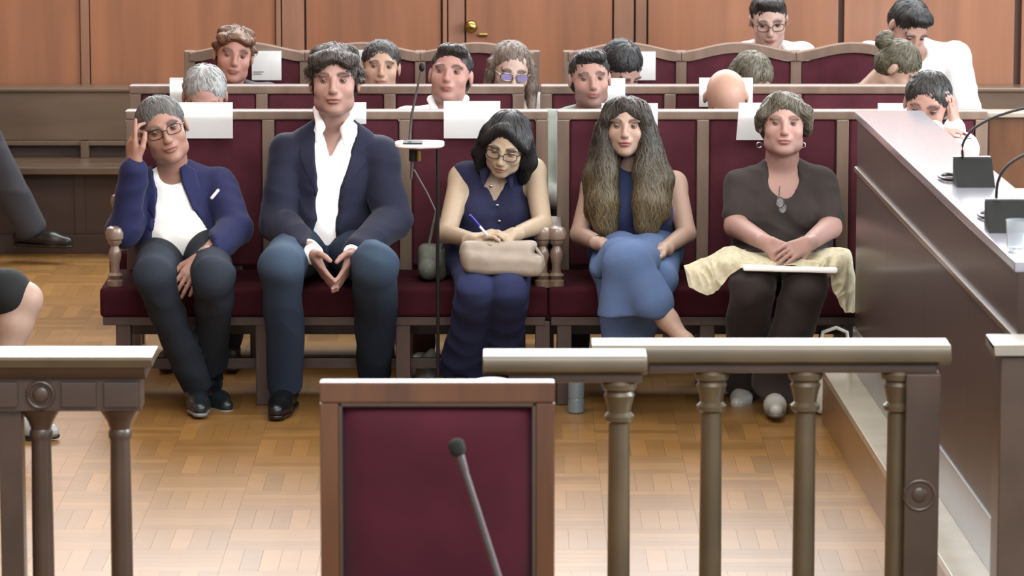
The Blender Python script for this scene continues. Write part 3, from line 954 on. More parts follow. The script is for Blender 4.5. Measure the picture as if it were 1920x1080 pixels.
def strands(hair, prims, c, R, s, n, length, rgb, rgb2, hz, seed, width=.0022, lift=.0025, wave=0.0, down=.25, fwd=0.0):
    """locks of hair: thin tapered ribbons that follow the hair's surface away from the crown"""
    rs = np.random.RandomState(seed)
    v = np.empty(len(hair.data.vertices) * 3, np.float32); hair.data.vertices.foreach_get('co', v); v = v.reshape(-1, 3).astype(float)
    pts = v[rs.randint(0, len(v), n)] + rs.randn(n, 3) * .002
    K_ = 6
    crown = c + R @ (np.array([0, .035, .13]) * s)
    dn = V(0, 0, -1)
    fw = R @ V(0, -1, 0)
    L_ = length * (0.6 + .8 * rs.rand(n))
    ph = rs.rand(n) * 6.28
    off = lift * rs.rand(n) ** 1.5
    jit = rs.randn(n, 3) * .22
    P_ = [pts.copy()]; Ns = []
    p_ = pts.copy()
    for k in range(K_):
        g = pgrad(prims, p_); sd = peval(prims, p_)
        p_ = p_ - g * (sd - off)[:, None]
        P_[-1] = p_.copy(); Ns.append(g)
        if k == K_ - 1: break
        d = (p_ - crown); d /= (np.linalg.norm(d, axis=1)[:, None] + 1e-9)
        d = d + dn * down + fw * fwd + jit
        low = np.clip((c[2] - .02 - p_[:, 2]) / .06, 0, 1)[:, None]
        d = d * (1 - low) + (dn + jit * .5) * low
        d = d - g * (d * g).sum(1)[:, None]
        d /= (np.linalg.norm(d, axis=1)[:, None] + 1e-9)
        if wave:
            sdv = np.cross(d, g)
            d = d + sdv * (wave * np.sin(p_[:, 2] * 95 + ph * .5))[:, None]
        p_ = p_ + d * (L_ / (K_ - 1))[:, None]
        P_.append(p_.copy())
    PP = np.stack(P_, 1); NN = np.stack(Ns, 1)
    T = np.gradient(PP, axis=1); T /= (np.linalg.norm(T, axis=2)[..., None] + 1e-9)
    B = np.cross(T, NN); B /= (np.linalg.norm(B, axis=2)[..., None] + 1e-9)
    wd = width * np.array([.35, .95, 1, .9, .6, .08])[None, :, None] * (0.6 + .8 * rs.rand(n))[:, None, None]
    # cross section: two edges and a raised middle
    A0 = PP - B * wd; A1 = PP + NN * wd * .7; A2 = PP + B * wd
    allv = np.stack([A0, A1, A2], 2).reshape(-1, 3)
    base = np.arange(n)[:, None, None] * (K_ * 3) + np.arange(K_ - 1)[None, :, None] * 3
    qs = []
    for j in (0, 1):
        qs.append(np.concatenate([base + j, base + j + 1, base + j + 4, base + j + 3], 2).reshape(-1, 4))
    q = np.concatenate(qs)
    me = bpy.data.meshes.new('strands')
    me.vertices.add(len(allv)); me.vertices.foreach_set('co', allv.astype(np.float32).ravel())
    me.loops.add(len(q) * 4); me.loops.foreach_set('vertex_index', q.astype(np.int32).ravel())
    me.polygons.add(len(q)); me.polygons.foreach_set('loop_start', np.arange(len(q), dtype=np.int32) * 4)
    me.polygons.foreach_set('use_smooth', np.ones(len(q), bool))
    me.update(calc_edges=True)
    a = np.array(lin(rgb)); b2 = np.array(lin(rgb2 or rgb))
    lz = ((allv - c) @ R / s)[:, 2]
    t = np.clip((lz - hz[0]) / (hz[1] - hz[0]), 0, 1)[:, None] if rgb2 else 0
    br = np.repeat(.55 + .95 * rs.rand(n), K_ * 3)[:, None]
    cc = (a * (1 - t) + b2 * t) * br; cc[:, 3] = 1
    at = me.color_attributes.new('col', 'FLOAT_COLOR', 'POINT')
    at.data.foreach_set('color', cc.astype(np.float32).ravel())
    me.materials.append(M_HAIR)
    o = bpy.data.objects.new('strands', me); COL.objects.link(o); par(o, hair)
    o['kind'] = 'stuff'
    return o
def head_parts(c, R, s, female=False, jaw=1.0, face=1.0):
    L = lambda x, y, z: c + R @ (np.array([x, y, z]) * s)
    E = lambda p, r, k=0.012, sub=False: S_ell(L(*p), np.array(r) * s, R, k * s, sub)
    C = lambda a, b, ra, rb, k=0.01, sub=False: S_cone(L(*a), L(*b), ra * s, rb * s, k * s, sub)
    j = jaw; f = face
    pr = [E((0, .012, .030), (.0755 * f, .090, .078)),
          E((0, -.028, -.018), (.0665 * f, .062, .086), .02),
          E((0, -.034, -.068), (.056 * j, .050, .044), .025),
          E((0, -.068, -.096), (.026 * j, .020, .017), .02)]
    for sg in (-1, 1):
        pr += [E((sg * .039 * f, -.060, -.028), (.025, .022, .024), .018),
               E((sg * .043 * j, -.018, -.074), (.018, .034, .022), .02),
               E((sg * .030, -.078, .022), (.027, .012, .008), .010),
               E((sg * .0795 * f, .012, -.006), (.008, .018, .030), .008),
               E((sg * .032, -.100, .003), (.019, .019, .0125), .012, True)]
    pr += [C((0, -.086, .010), (0, -.106, -.028), .0075, .0105, .012),
           E((0, -.101, -.034), (.0165, .012, .009), .008),
           E((0, -.084, -.052), (.026, .014, .016), .012),
           E((0, -.0935, -.0585), (.0225, .0095, .0048), .004),
           E((0, -.0925, -.0685), (.0190, .0095, .0060), .004),
           E((0, -.108, -.0632), (.024, .010, .0016), .004, True)]
    return pr

def eyes(c, R, s, parent, iris=(60, 42, 30), lid=(190, 145, 125), closed=False, down=0.0):
    L = lambda x, y, z: c + R @ (np.array([x, y, z]) * s)
    for sg in (-1, 1):
        e = L(sg * .032, -.0755, .003)
        def cf(v, cc, e=e):
            q = (v - e) @ R / s
            cc[:] = lin((168, 156, 150))
            rr = np.hypot(q[:, 0], q[:, 2] + 0.0006 + down)
            cc[rr < .0060] = lin(iris)
            cc[rr < .0020] = lin((12, 10, 10))
            al = .0037 * (1 - (q[:, 0] / .0125) ** 2)
            if closed: al = al * 0.0 - 1
            m = (q[:, 2] > al) | (q[:, 2] < -al * 0.95)
            cc[m] = lin(tuple(t * 0.80 for t in lid))  # lids darker than the skin, their shading put into the colour
            m2 = (np.abs(q[:, 2] - al) < .0019) if not closed else (np.abs(q[:, 2] + .003) < .0009)
            cc[m2] = lin((52, 36, 32))
            return cc
        sdf_obj('eye', [S_ell(e, np.array((.0120, .0120, .0110)) * s, R)], 0.0010 * s, M_EYE, parent, colfn=cf, smooth_it=0)

def face_color(c, R, s, skin, lips, brow, stubble=0.0, brow_w=1.0, blush=0.12, hairc=None):
    sk = np.array(lin(skin)); lp = np.array(lin(lips)); bw = np.array(lin(brow))
    def f(v, cc):
        q = (v - c) @ R / s
        x, y, z = np.abs(q[:, 0]), q[:, 1], q[:, 2]
        front = (y < -.055)
        def mixc(m, col):
            m = np.clip(m, 0, 1)[:, None]
            cc[:] = cc * (1 - m) + col * m
        inh = (np.abs(q[:, 0]) < .11) & (np.abs(z) < .14) & (np.abs(y) < .14)
        red = sk * np.array([1.0, .72, .70, 1])
        mixc(inh * blush * 3.0 * np.exp(-(((x - .040) / .020) ** 2 + ((z + .028) / .018) ** 2)) * front, red)
        mixc(inh * blush * 2.2 * np.exp(-((x / .014) ** 2 + ((z + .03) / .016) ** 2)) * front, red)
        mixc(inh * 0.55 * np.exp(-(((x - .032) / .020) ** 2 + ((z - .003) / .011) ** 2)) * front, sk * np.array([.55, .42, .42, 1]))  # eye socket shade painted into the skin colour
        if stubble:
            st = inh * stubble * np.clip((-.035 - z) / .02, 0, 1) * np.clip((.05 - y) / .03, 0, 1) * (z > -.125)
            mixc(st, bw * .8 + sk * .2)
        m = inh * front * np.exp(-np.maximum(0, ((x / .0245) ** 2 + ((z + .0635) / .0105) ** 2) - .55) * 4)
        mixc(m * .85, lp)
        mixc(inh * front * 0.7 * np.exp(-((x / .02) ** 2 * 1.2 + ((z + .0632) / .0022) ** 2)), lp * .35)
        zc = .0205 + .006 * (1 - ((x - .032) / .02) ** 2)
        m = inh * front * (x > .012) * (x < .054) * np.exp(-((z - zc) / (.0058 * brow_w)) ** 2 * 1.0)
        mixc(m * .95, bw)
        return cc
    return f

def hand(W, d, n, curl=0.35, s=1.0, side=1, spread=0.1, thumb_open=0.6, curls=None):
    """W wrist, d direction of the fingers, n direction the palm faces, side = which side the thumb sits on"""
    d = norm(d); n = norm(np.asarray(n, float) - np.dot(n, d) * d)
    sd = norm(np.cross(d, n)) * side
    pr = [S_cone(W - d * .035 * s, W, .027 * s, .024 * s, .015)]
    L = [.040, .026, .022]
    LL = [0.92, 1.06, 1.0, 0.78]
    for i in range(4):
        off = (1.5 - i) * .0205
        base = W + d * (.088 - .004 * abs(i - 1.2)) * s + sd * off * s
        pr.append(S_cone(W + d * .012 * s + sd * off * .6 * s, base, .0175 * s, .0125 * s, .012))
        a = (curls[i] if curls else curl) * 0.6
        p = base
        fd = norm(d + sd * spread * (1.5 - i) * 0.5)
        r = .0098
        for kk in range(3):
            dirn = norm(fd * math.cos(a) + n * math.sin(a))
            q = p + dirn * L[kk] * LL[i] * s
            pr.append(S_cone(p, q, r * s, (r - .0009) * s, .0025))
            p = q; r -= .0009
            a += (curls[i] if curls else curl)
    b = W + d * .020 * s + sd * .024 * s
    q1 = b + norm(d * .75 + sd * thumb_open + n * .35) * .046 * s
    q2 = q1 + norm(d * .95 + sd * thumb_open * .4 + n * .30) * .032 * s
    q3 = q2 + norm(d * 1.0 + n * .30) * .024 * s
    pr += [S_cone(b, q1, .0165 * s, .0125 * s, .010), S_cone(q1, q2, .0115 * s, .0105 * s, .003), S_cone(q2, q3, .0105 * s, .0085 * s, .003)]
    pts = np.array([W, q3, p, W + d * .19 * s, b])
    return pr, (np.min(pts, 0) - .035, np.max(pts, 0) + .035)

def torso(H, C, N, S, w, dpt, belly=0.0, female=0.0, hips=1.0):
    ax = norm(C - H)
    sx = norm(S[1] - S[0])
    yv = norm(np.cross(ax, sx)); xv = norm(np.cross(yv, ax))
    R = np.stack([xv, yv, ax], 1)
    mid = (H + C) / 2
    L = np.linalg.norm(C - H)
    pr = [S_ell(H + ax * .02, (.165 * w * hips, dpt * 1.05, .12), R, .04),
          S_ell(mid - yv * 0.0, (.150 * w, dpt * (1.0 + belly), L * .62), R, .05),
          S_ell(mid - yv * belly * .06 - ax * .03, (.140 * w, dpt * (1.0 + belly), .12), R, .05),
          S_ell(C + ax * .01, (.163 * w, dpt * 1.02, .155), R, .05)]
    for i in (0, 1):
        pr.append(S_cone(N - ax * .070, S[i] - ax * .006, .055, .047 * (1.0 if w > .95 else .9), .04))
        pr.append(S_cone(C + (S[i] - C) * .45, S[i] - ax * .02, .080 * w, .046, .04))
        pr.append(S_cone(N + ax * .005, N + (S[i] - N) * .62 + ax * .004, .036, .034, .03))
        if female:
            b = C + xv * (.072 if i else -.072) * w - yv * (dpt * .80) * 1.0 - ax * .02
            pr.append(S_ell(b, (.062 * female, .052 * female, .060 * female), R, .03))
    return pr, R

def leg(hip, K, A, r0=.088, r1=.063, r2=.050, k=.014):
    return [S_cone(hip, K, r0, r1, k), S_cone(K, A, r1, r2, k)]

def shoe(parent, A, toe, color, sole=(30, 28, 28), s=1.0, name='shoe'):
    """A = ankle, toe = horizontal direction of the toe"""
    t = norm([toe[0], toe[1], 0]); z0 = A[2] - .085 * s
    B = V(A[0], A[1], z0)
    heel = B - t * .055 * s; tip = B + t * .185 * s; ball = B + t * .11 * s
    up = V(0, 0, 1)
    pr = [S_cone(heel + up * .042 * s, B + up * .05 * s, .036 * s, .038 * s, .02), S_cone(B + up * .048 * s, ball + up * .034 * s, .036 * s, .040 * s, .02),
          S_cone(ball + up * .032 * s, tip + up * .028 * s, .041 * s, .027 * s, .02), S_cone(B + up * .06 * s, A, .036 * s, .038 * s, .02),
          S_box(B + up * (-.05 + .008), (.5, .5, .05), None, .001, .006, True)]
    o = sdf_obj(name, pr, .006, M_LEATHER, parent, color=lin(color))
    so = [S_cone(heel + up * .014 * s, ball + up * .014 * s, .036 * s, .041 * s, .01), S_cone(ball + up * .014 * s, tip + up * .014 * s, .041 * s, .029 * s, .01),
          S_box(B + up * (.016 * s + .15), (.5, .5, .15), None, .001, .003, True), S_box(B + up * (-.15 + .001), (.5, .5, .15), None, .001, .003, True)]
    sdf_obj('sole', so, .005, M_LEATHER, o, color=lin(sole), smooth_it=0)

def glasses(parent, c, R, s, dark=True, w=.029, name='glasses', lens=False, glare=None):
    L = lambda x, y, z: c + R @ (np.array([x, y, z]) * s)
    m = MB()
    for sg in (-1, 1):
        ring = []
        for i in range(25):
            a = 2 * PI * i / 24
            ring.append(L(sg * .033 + .025 * math.copysign(abs(math.cos(a)) ** .7, math.cos(a)), -.106 + .05 * abs(abs(sg * .033 + .025 * math.cos(a)) / .06) ** 3 * .3, .0 + .0165 * math.copysign(abs(math.sin(a)) ** .7, math.sin(a))))
        m.tube(ring, .0017 * s, 8, cap=False)
        m.tube([L(sg * .058, -.096, .006), L(sg * .078, -.05, .006), L(sg * .080, .01, .004)], .0016 * s, 8)
    m.tube([L(-.009, -.107, .003), L(0, -.110, .005), L(.009, -.107, .003)], .0017 * s, 8)
    o = m.build(name, M_BLACKMETAL if dark else M_CHROME, parent)
    if glare:
        q = MB()
        for sg in (-1, 1):
            f = [q.bm.verts.new(L(sg * .033 + .024 * math.cos(2 * PI * i / 20), -.104, .015 * math.sin(2 * PI * i / 20))) for i in range(20)]
            g = [q.bm.verts.new(L(sg * .033 + .024 * math.cos(2 * PI * i / 20), -.102, .015 * math.sin(2 * PI * i / 20))) for i in range(20)]
            q.bm.faces.new(f); q.bm.faces.new(g[::-1])
            for i in range(20): q.bm.faces.new((f[i], g[i], g[(i + 1) % 20], f[(i + 1) % 20]))
        q.build('lens', glare, o)
    return o

def hair_short(c, R, s, style, fluff=0.0, face=1.0):
    """prims of a short haircut around the cranium"""
    L = lambda x, y, z: c + R @ (np.array([x, y, z]) * s)
    E = lambda p, r, k=0.012, sub=False: S_ell(L(*p), np.array(r) * s, R, k * s, sub)
    fl = fluff
    fc = face
    pr = [E((0, .018, .036), (.0795 * fc + fl * .7, .092 + fl * .7, .079 + fl)),
          E((0, .045, -.005), (.076 * fc + fl * .6, .066 + fl * .5, .072))]
    if style == 'quiff':
        pr += [E((0, -.040, .092), (.050, .040, .024), .03), E((.03, -.05, .088), (.03, .03, .02), .02)]
    if style == 'tousled':
        for (x, y, z, r) in ((-.055, -.045, .070, .026), (.052, -.045, .070, .027), (-.01, -.058, .084, .026), (-.078, .0, .035, .018), (.080, .0, .030, .018),
                             (0, .02, .104, .03), (-.045, .02, .092, .03), (.045, .02, .092, .03), (-.034, -.075, .066, .014), (.022, -.078, .064, .014), (-.010, -.079, .068, .013),
                             (.046, -.070, .060, .012), (-.056, -.062, .052, .012), (.086, .0, .0, .012), (-.084, .0, .0, .012)):
            pr.append(E((x, y, z), (r * 1.1, r, r * .8), .018))
    hl = {'short': .080, 'quiff': .084, 'tousled': .078, 'receding': .098, 'bowed': .074}.get(style, .076)
    pr.append(E((0, -.115, hl - .105), (.073 * fc, .072, .106), .010, True))       # face opening
    pr.append(E((0, -.085, -.095), (.13, .115, .088), .010, True))                 # below the sideburns
    pr.append(E((0, .02, -.150), (.13, .16, .078), .012, True))                    # nape
    for sg in (-1, 1):
        pr.append(E((sg * .085 * fc, .008, -.010), (.022, .022, .034), .01, True))   # round the ears
    return pr

def strandco(q):
    phi = np.arctan2(q[:, 0], -(q[:, 1] - .035) + 1e-9)
    rr = np.hypot(q[:, 0], q[:, 1] - .035)
    top = np.clip((q[:, 2] + .02) / .05, 0, 1)
    a = np.stack([np.cos(phi) * .085, np.sin(phi) * .085, (q[:, 2] - rr) * .16], 1)
    bb = q * np.array([1, 1, .3])
    return a * top[:, None] + bb * (1 - top[:, None])

def hcol(rgb, c, R, s, rgb2=None, z0=0.0, z1=-.3, seed=1):
    a = np.array(lin(rgb)); b = np.array(lin(rgb2 or rgb))
    def f(v, cc):
        q = (v - c) @ R / s
        t = np.clip((q[:, 2] - z0) / (z1 - z0), 0, 1)[:, None] if rgb2 else np.zeros((len(v), 1))
        n = noise(strandco(q), 190, seed)[:, None]
        cc[:] = (a * (1 - t) + b * t) * (1 + .38 * n)
        cc[:, 3] = 1
        return cc
    return f

SKIN_L = (206, 166, 148)

def person(label, hd, N, S, E, Wr, H, C=None, K=None, A=None, toes=None, hands=None, w=1.0, dpt=.115, belly=0., female=0., hips=1.0,
           skin=SKIN_L, lips=(176, 104, 98), brow=(60, 46, 40), stubble=0., jaw=1.0, face=1.0, brow_w=1.0, closed=False,
           hair='short', haircol=(60, 50, 44), fluff=0.0, hairprims=None, hair2=None, hz=(0, -.3), hfold=.0035,
           top=None, topcol=(200, 200, 200), jacket=None, jopen=None, trousers=(50, 52, 60), tr=(.088, .063, .052), trmat=None,
           shoes=(28, 28, 30), sole=(30, 28, 28), h=.0088, hh=.0042, fine=True, glass=None, armr=(.050, .043, .030), scoop=None,
           sleeve=None, blush=.07, collar=None, look=0.0, shoe_s=1.0, body_legs=None, group=None, tucks=0.007, neckr=.054, strap=.75, strand=None, knee=None):
    px, py, Yh, yaw, bow, roll, s = hd
    c = P(px, py, Yh)
    R = rot(yaw, bow, roll)
    root = thing('person', label, 'person', (H[0], H[1], 0.0), group)
    if C is None:
        C = H + (N - H) * .62
    tp, TR = torso(H, C, N, S, w, dpt, belly, female, hips)
    hp = head_parts(c, R, s, female > 0, jaw, face)
    nk = c + R @ (np.array([0, .022, -.075]) * s)
    prims = inflate(tp, -.004) + hp + [S_cone(nk, N, neckr * s, neckr * 1.08, .02)]
    fineb = [(c - .135 * s, c + .14 * s, hh)]
    for i in (0, 1):
        if E is None: break
        prims += [S_cone(S[i], E[i], armr[0], armr[1], .02), S_cone(E[i], Wr[i], armr[1], armr[2] * .98, .012)]
        if hands and hands[i]:
            hs = dict(hands[i])
            hpz, (a, b) = hand(Wr[i], **hs)
            prims += hpz
            if fine: fineb.append((a, b, .0040))
    if body_legs:
        prims += body_legs
    cf = face_color(c, R, s, skin, lips, brow, stubble, brow_w, blush)
    cover = None
    sdf_obj('body', prims, h, M_SKIN, root, color=lin(skin), colfn=cf, fine=fineb)
    if fine or hh <= .007:
        eyes(c, R, s, root, lid=skin, closed=closed, down=look)
    # hair
    if hair != 'none':
        hpz = hairprims(c, R, s) if hairprims else hair_short(c, R, s, hair, fluff, face)
        sd = int(px) % 97
        ho = sdf_obj('hair', hpz, hh * 1.05, M_HAIR, root, color=lin(haircol), colfn=hcol(haircol, c, R, s, hair2, hz[0], hz[1], sd),
                fold=lambda v: hfold * .9 * noise(strandco((v - c) @ R / s), 150, sd) + hfold * .5 * noise(((v - c) @ R), 60, sd) + (hfold * 1.1 * noise(((v - c) @ R) * np.array([.8, .8, 1.0]), 52, sd + 4) * np.clip((-.06 - ((v - c) @ R)[:, 2]) / .1, 0, 1) if hair2 else 0))
        sk_ = dict(n=1500 if fine else 800, length=.045 if fine else .024, width=.0020 if fine else .0026, down=.25 if fine else .1)
        sk_.update(strand or {})
        strands(ho, hpz, c, R, s, rgb=haircol, rgb2=hair2, hz=hz, seed=sd, **sk_)
    # upper garment
    fseed = int(px) % 89
    fold = lambda amp, f, sd=0: (lambda v: amp * (1 - 1.9 * np.abs(noise(v * np.array([1, 1, .75]), f, fseed + sd))) + amp * .8 * (1 - 2 * np.abs(noise(v * np.array([.8, 1, 1.3]), f * 2.1, fseed + 3 + sd))))
    ax = TR[:, 2]; yv = TR[:, 1]; xv = TR[:, 0]
    if top:
        tpr = inflate(tp if top != 'sleeveless' else tp[:4] + ([tp[7], tp[11]] if female else []), tucks)
        if top in ('tee', 'shirt', 'blouse') and not jacket:
            for i in (0, 1):
                if E is None: break
                sl = sleeve if sleeve is not None else (.55 if top == 'tee' else 1.0)
                e1 = S[i] + (E[i] - S[i]) * min(1, sl / .55 if sl < .55 else 1)
                tpr.append(S_cone(S[i], e1, armr[0] + .011, armr[1] + .016, .02))
                if sl > .6:
                    tpr.append(S_cone(E[i], E[i] + (Wr[i] - E[i]) * (.97 if sl >= 1 else sl), armr[1] + .012, armr[2] + .008, .02))
        if top == 'sleeveless':
            for i in (0, 1):
                tpr.append(S_cone(C + (S[i] - C) * .35, N + (S[i] - N) * strap - ax * .012, .085 * w, .056, .03))
                tpr.append(S_cone(N - ax * .045, N + (S[i] - N) * strap - ax * .010, .050, .054, .03))
        sc = scoop or (0.0, .075, .075)
        q = N - yv * (dpt * .55 + 0.02) + ax * (sc[0])
        tpr.append(S_ell(q, (sc[1], .11, sc[2]), TR, .008, True))
        tpr.append(S_ell(N + ax * .075, (.066, .085, .058), TR, .01, True))
        if scoop and len(scoop) > 3:       # v shaped opening
            def vcut(X, Y, Z, q=q):
                x, y, z = X - N[0], Y - N[1], Z - N[2]
                u = x * xv[0] + y * xv[1] + z * xv[2]; v_ = x * yv[0] + y * yv[1] + z * yv[2]; t = x * ax[0] + y * ax[1] + z * ax[2]
                return np.maximum(np.abs(u) - np.maximum(0, (t + scoop[3])) * scoop[4], v_ + .02)
            tpr.append(S_fn(vcut, N - .25, N + .25))
        tcol = lin(topcol)
        sdf_obj({'tee': 'shirt', 'shirt': 'shirt', 'blouse': 'shirt', 'sleeveless': 'top'}[top], tpr, h, M_CLOTH, root, color=tcol, fold=fold(.0040, 19))
    if collar:
        # open shirt collar: two folded leaves round the neck
        cc_, drop, wid = collar
        for sg in (-1, 1):
            bpt = N + yv * .060 + ax * .050
            spt = N + xv * sg * .068 + ax * .048 + yv * .0
            fpt = N + xv * sg * .046 - yv * (dpt * .72) - ax * .010
            tpt = N + xv * sg * .052 - yv * (dpt * 1.00) - ax * (drop)
            pr = [S_cone(bpt, spt, .012, .015, .01), S_cone(spt, fpt, .015, .017, .01), S_cone(fpt, tpt, .018, .007, .01)]
            sdf_obj('collar', pr, .005, M_CLOTH, root, color=lin(cc_))
    if jacket:
        jr = .018
        jp = inflate(tp, jr) + [S_ell(H + ax * .02, (.185 * w, dpt * 1.15, .13), TR, .03)]
        for i in (0, 1):
            jp += [S_cone(S[i] + ax * .004, E[i], armr[0] + .022, armr[1] + .020, .008), S_cone(E[i], E[i] + (Wr[i] - E[i]) * .90, armr[1] + .020, armr[2] + .018, .015)]
        x0f, wf = jopen     # functions of t (height above hip along the trunk)
        Lt = np.linalg.norm(N - H)
        def opening(X, Y, Z):
            x, y, z = X - H[0], Y - H[1], Z - H[2]
            u = x * xv[0] + y * xv[1] + z * xv[2]; v_ = x * yv[0] + y * yv[1] + z * yv[2]; t = x * ax[0] + y * ax[1] + z * ax[2]
            tt = t / Lt
            return np.maximum((np.abs(u - x0f(tt)) - wf(tt)) * .9, v_ + .01)
        jn = list(jp)
        full = [p for p in jp]
        cut = S_fn(opening, H - .45, N + .25, k=.006)
        nkc = S_ell(N + ax * .085, (.070, .095, .082), TR, .01, True)
        sdf_obj('jacket', full + [cut, nkc], h, M_CLOTH, root, color=lin(jacket), fold=fold(.0060, 13, 5), smooth_it=2)
        # lapels: raised leaves along the opening
        for sg in (-1, 1):
            def lap(X, Y, Z, sg=sg):
                x, y, z = X - H[0], Y - H[1], Z - H[2]
                u = x * xv[0] + y * xv[1] + z * xv[2]; v_ = x * yv[0] + y * yv[1] + z * yv[2]; t = x * ax[0] + y * ax[1] + z * ax[2]
                tt = t / Lt
                e = (u - x0f(tt)) * sg - wf(tt)
                wd = .060 * np.clip((tt - .42) / .30, 0, 1) * np.clip((1.10 - tt) / .15, 0.3, 1)
                return np.maximum(np.maximum(-(e + .002), e - wd), np.maximum(v_ + .02, .44 - tt))
            base = inflate(jp[:len(tp)] , .0075)
            cut2 = S_fn(lambda X, Y, Z, lap=lap: -lap(X, Y, Z), H - .6, N + .3, k=.004)
            sdf_obj('lapel', base + [cut2, nkc], .0055, M_CLOTH, root, color=lin(tuple(t * 1.06 for t in jacket)), clip=(H - .35, N + .25),
                    keep=lambda cq: (((cq - H) @ yv) < -.012))
    # trousers / legs
    if K is not None:
        hipj = [H + TR[:, 0] * (-.085 * hips) - V(0, .02, .0), H + TR[:, 0] * (.085 * hips) - V(0, .02, .0)]
        lp = [S_ell(H + V(0, .0, .0), (.165 * w * hips + .01, dpt * 1.1 + .01, .11), None, .03)]
        for i in (0, 1):
            lp += leg(hipj[i], K[i], A[i] + V(0, 0, .0), tr[0], tr[1], tr[2])
        # straight hem
        for i in (0, 1):
            dn = norm(A[i] - K[i])
            lp.append(S_cone(A[i] + dn * .005, A[i] + dn * .02, tr[2] + .02, tr[2] + .02, .002, True) if False else
                      S_fn(lambda X, Y, Z, a=A[i] + dn * .02, dn=dn: np.maximum(-((X - a[0]) * dn[0] + (Y - a[1]) * dn[1] + (Z - a[2]) * dn[2]), np.sqrt((X - a[0]) ** 2 + (Y - a[1]) ** 2 + (Z - a[2]) ** 2) - .16),
                           A[i] - .17, A[i] + .17, k=.003))
        def kc(v, cc):  # lighter knees: denim wear plus light from above, put into the colour
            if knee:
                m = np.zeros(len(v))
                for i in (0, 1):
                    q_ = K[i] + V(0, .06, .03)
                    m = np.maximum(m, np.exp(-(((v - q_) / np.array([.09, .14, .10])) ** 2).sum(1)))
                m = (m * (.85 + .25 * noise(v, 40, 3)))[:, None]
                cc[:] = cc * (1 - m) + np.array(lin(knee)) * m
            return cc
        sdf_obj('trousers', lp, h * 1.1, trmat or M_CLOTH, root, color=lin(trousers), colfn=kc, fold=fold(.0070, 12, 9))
        if toes is not None:
            for i in (0, 1):
                if toes[i] is None: continue
                shoe(root, A[i] - V(0, 0, .0), toes[i], shoes, sole, shoe_s)
    if glass:
        glasses(root, c, R, s, **(glass if isinstance(glass, dict) else {}))
    root['_c'] = 0
    del root['_c']
    return root, dict(c=c, R=R, s=s, H=H, C=C, N=N, TR=TR, tp=tp)

def lerpf(pts):
    xs = [p[0] for p in pts]; ys = [p[1] for p in pts]
    return lambda t: np.interp(t, xs, ys)

# ---- 1: grey haired man in a blue blazer, head resting on his hand
H = PXZ(345, 15.0, .55); N = P(326, 322, 15.02)
S = [P(264, 362, 15.0), P(408, 352, 15.02)]
E = [P(232, 432, 14.86), P(440, 428, 14.88)]
Wr = [P(254, 308, 14.82), P(378, 487, 14.62)]
p1, i1 = person('person with grey hair and glasses in a blue blazer resting his head on one hand', (306, 243, 14.95, 8, -2, -18, 1.10), N, S, E, Wr, H,
    C=P(332, 395, 15.03),
    K=[P(288, 520, 14.48), P(402, 522, 14.46)], A=[P(368, 722, 14.68), P(392, 718, 14.84)], toes=[(.15, -1), (.45, -1)],
    hands=[dict(d=P(238, 200, 14.88) - P(254, 308, 14.82), n=(1, .55, -.1), curl=.16, s=.98, side=-1, spread=.25, curls=[.06, .5, .75, .85]),
           dict(d=P(338, 545, 14.52) - P(378, 487, 14.62), n=(-.5, .3, -1), curl=.32, s=1.0, side=-1)],
    skin=(196, 148, 130), brow=(92, 82, 78), hair='short', haircol=(112, 110, 108), fluff=.004, hh=.0035, strand=dict(n=2000, fwd=.1), glass=dict(dark=True),
    top='tee', topcol=(238, 238, 236), jacket=(44, 48, 92), belly=.22, dpt=.125,
    jopen=(lerpf([(0, -.005), (1, -.015)]), lerpf([(-.3, .14), (0, .125), (.25, .10), (.5, .07), (.8, .052), (1.05, .055)])),
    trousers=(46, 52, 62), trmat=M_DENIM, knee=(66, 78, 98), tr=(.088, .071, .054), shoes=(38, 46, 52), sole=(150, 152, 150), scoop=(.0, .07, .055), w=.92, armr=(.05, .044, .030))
# pocket square and watch
q = P(403, 364, 14.86)
sdf_obj('pocket_square', [S_box(q, (.024, .006, .006), rot(0, 0, -50), .004)], .003, M_CLOTH, p1, color=lin((220, 220, 226)))
w_ = Wr[1] - norm(Wr[1] - E[1]) * .02
dW = norm(Wr[1] - E[1])
MB().tube([w_ - dW * .012, w_ + dW * .012], .0335, 20).build('watch', M_CHROME, p1)

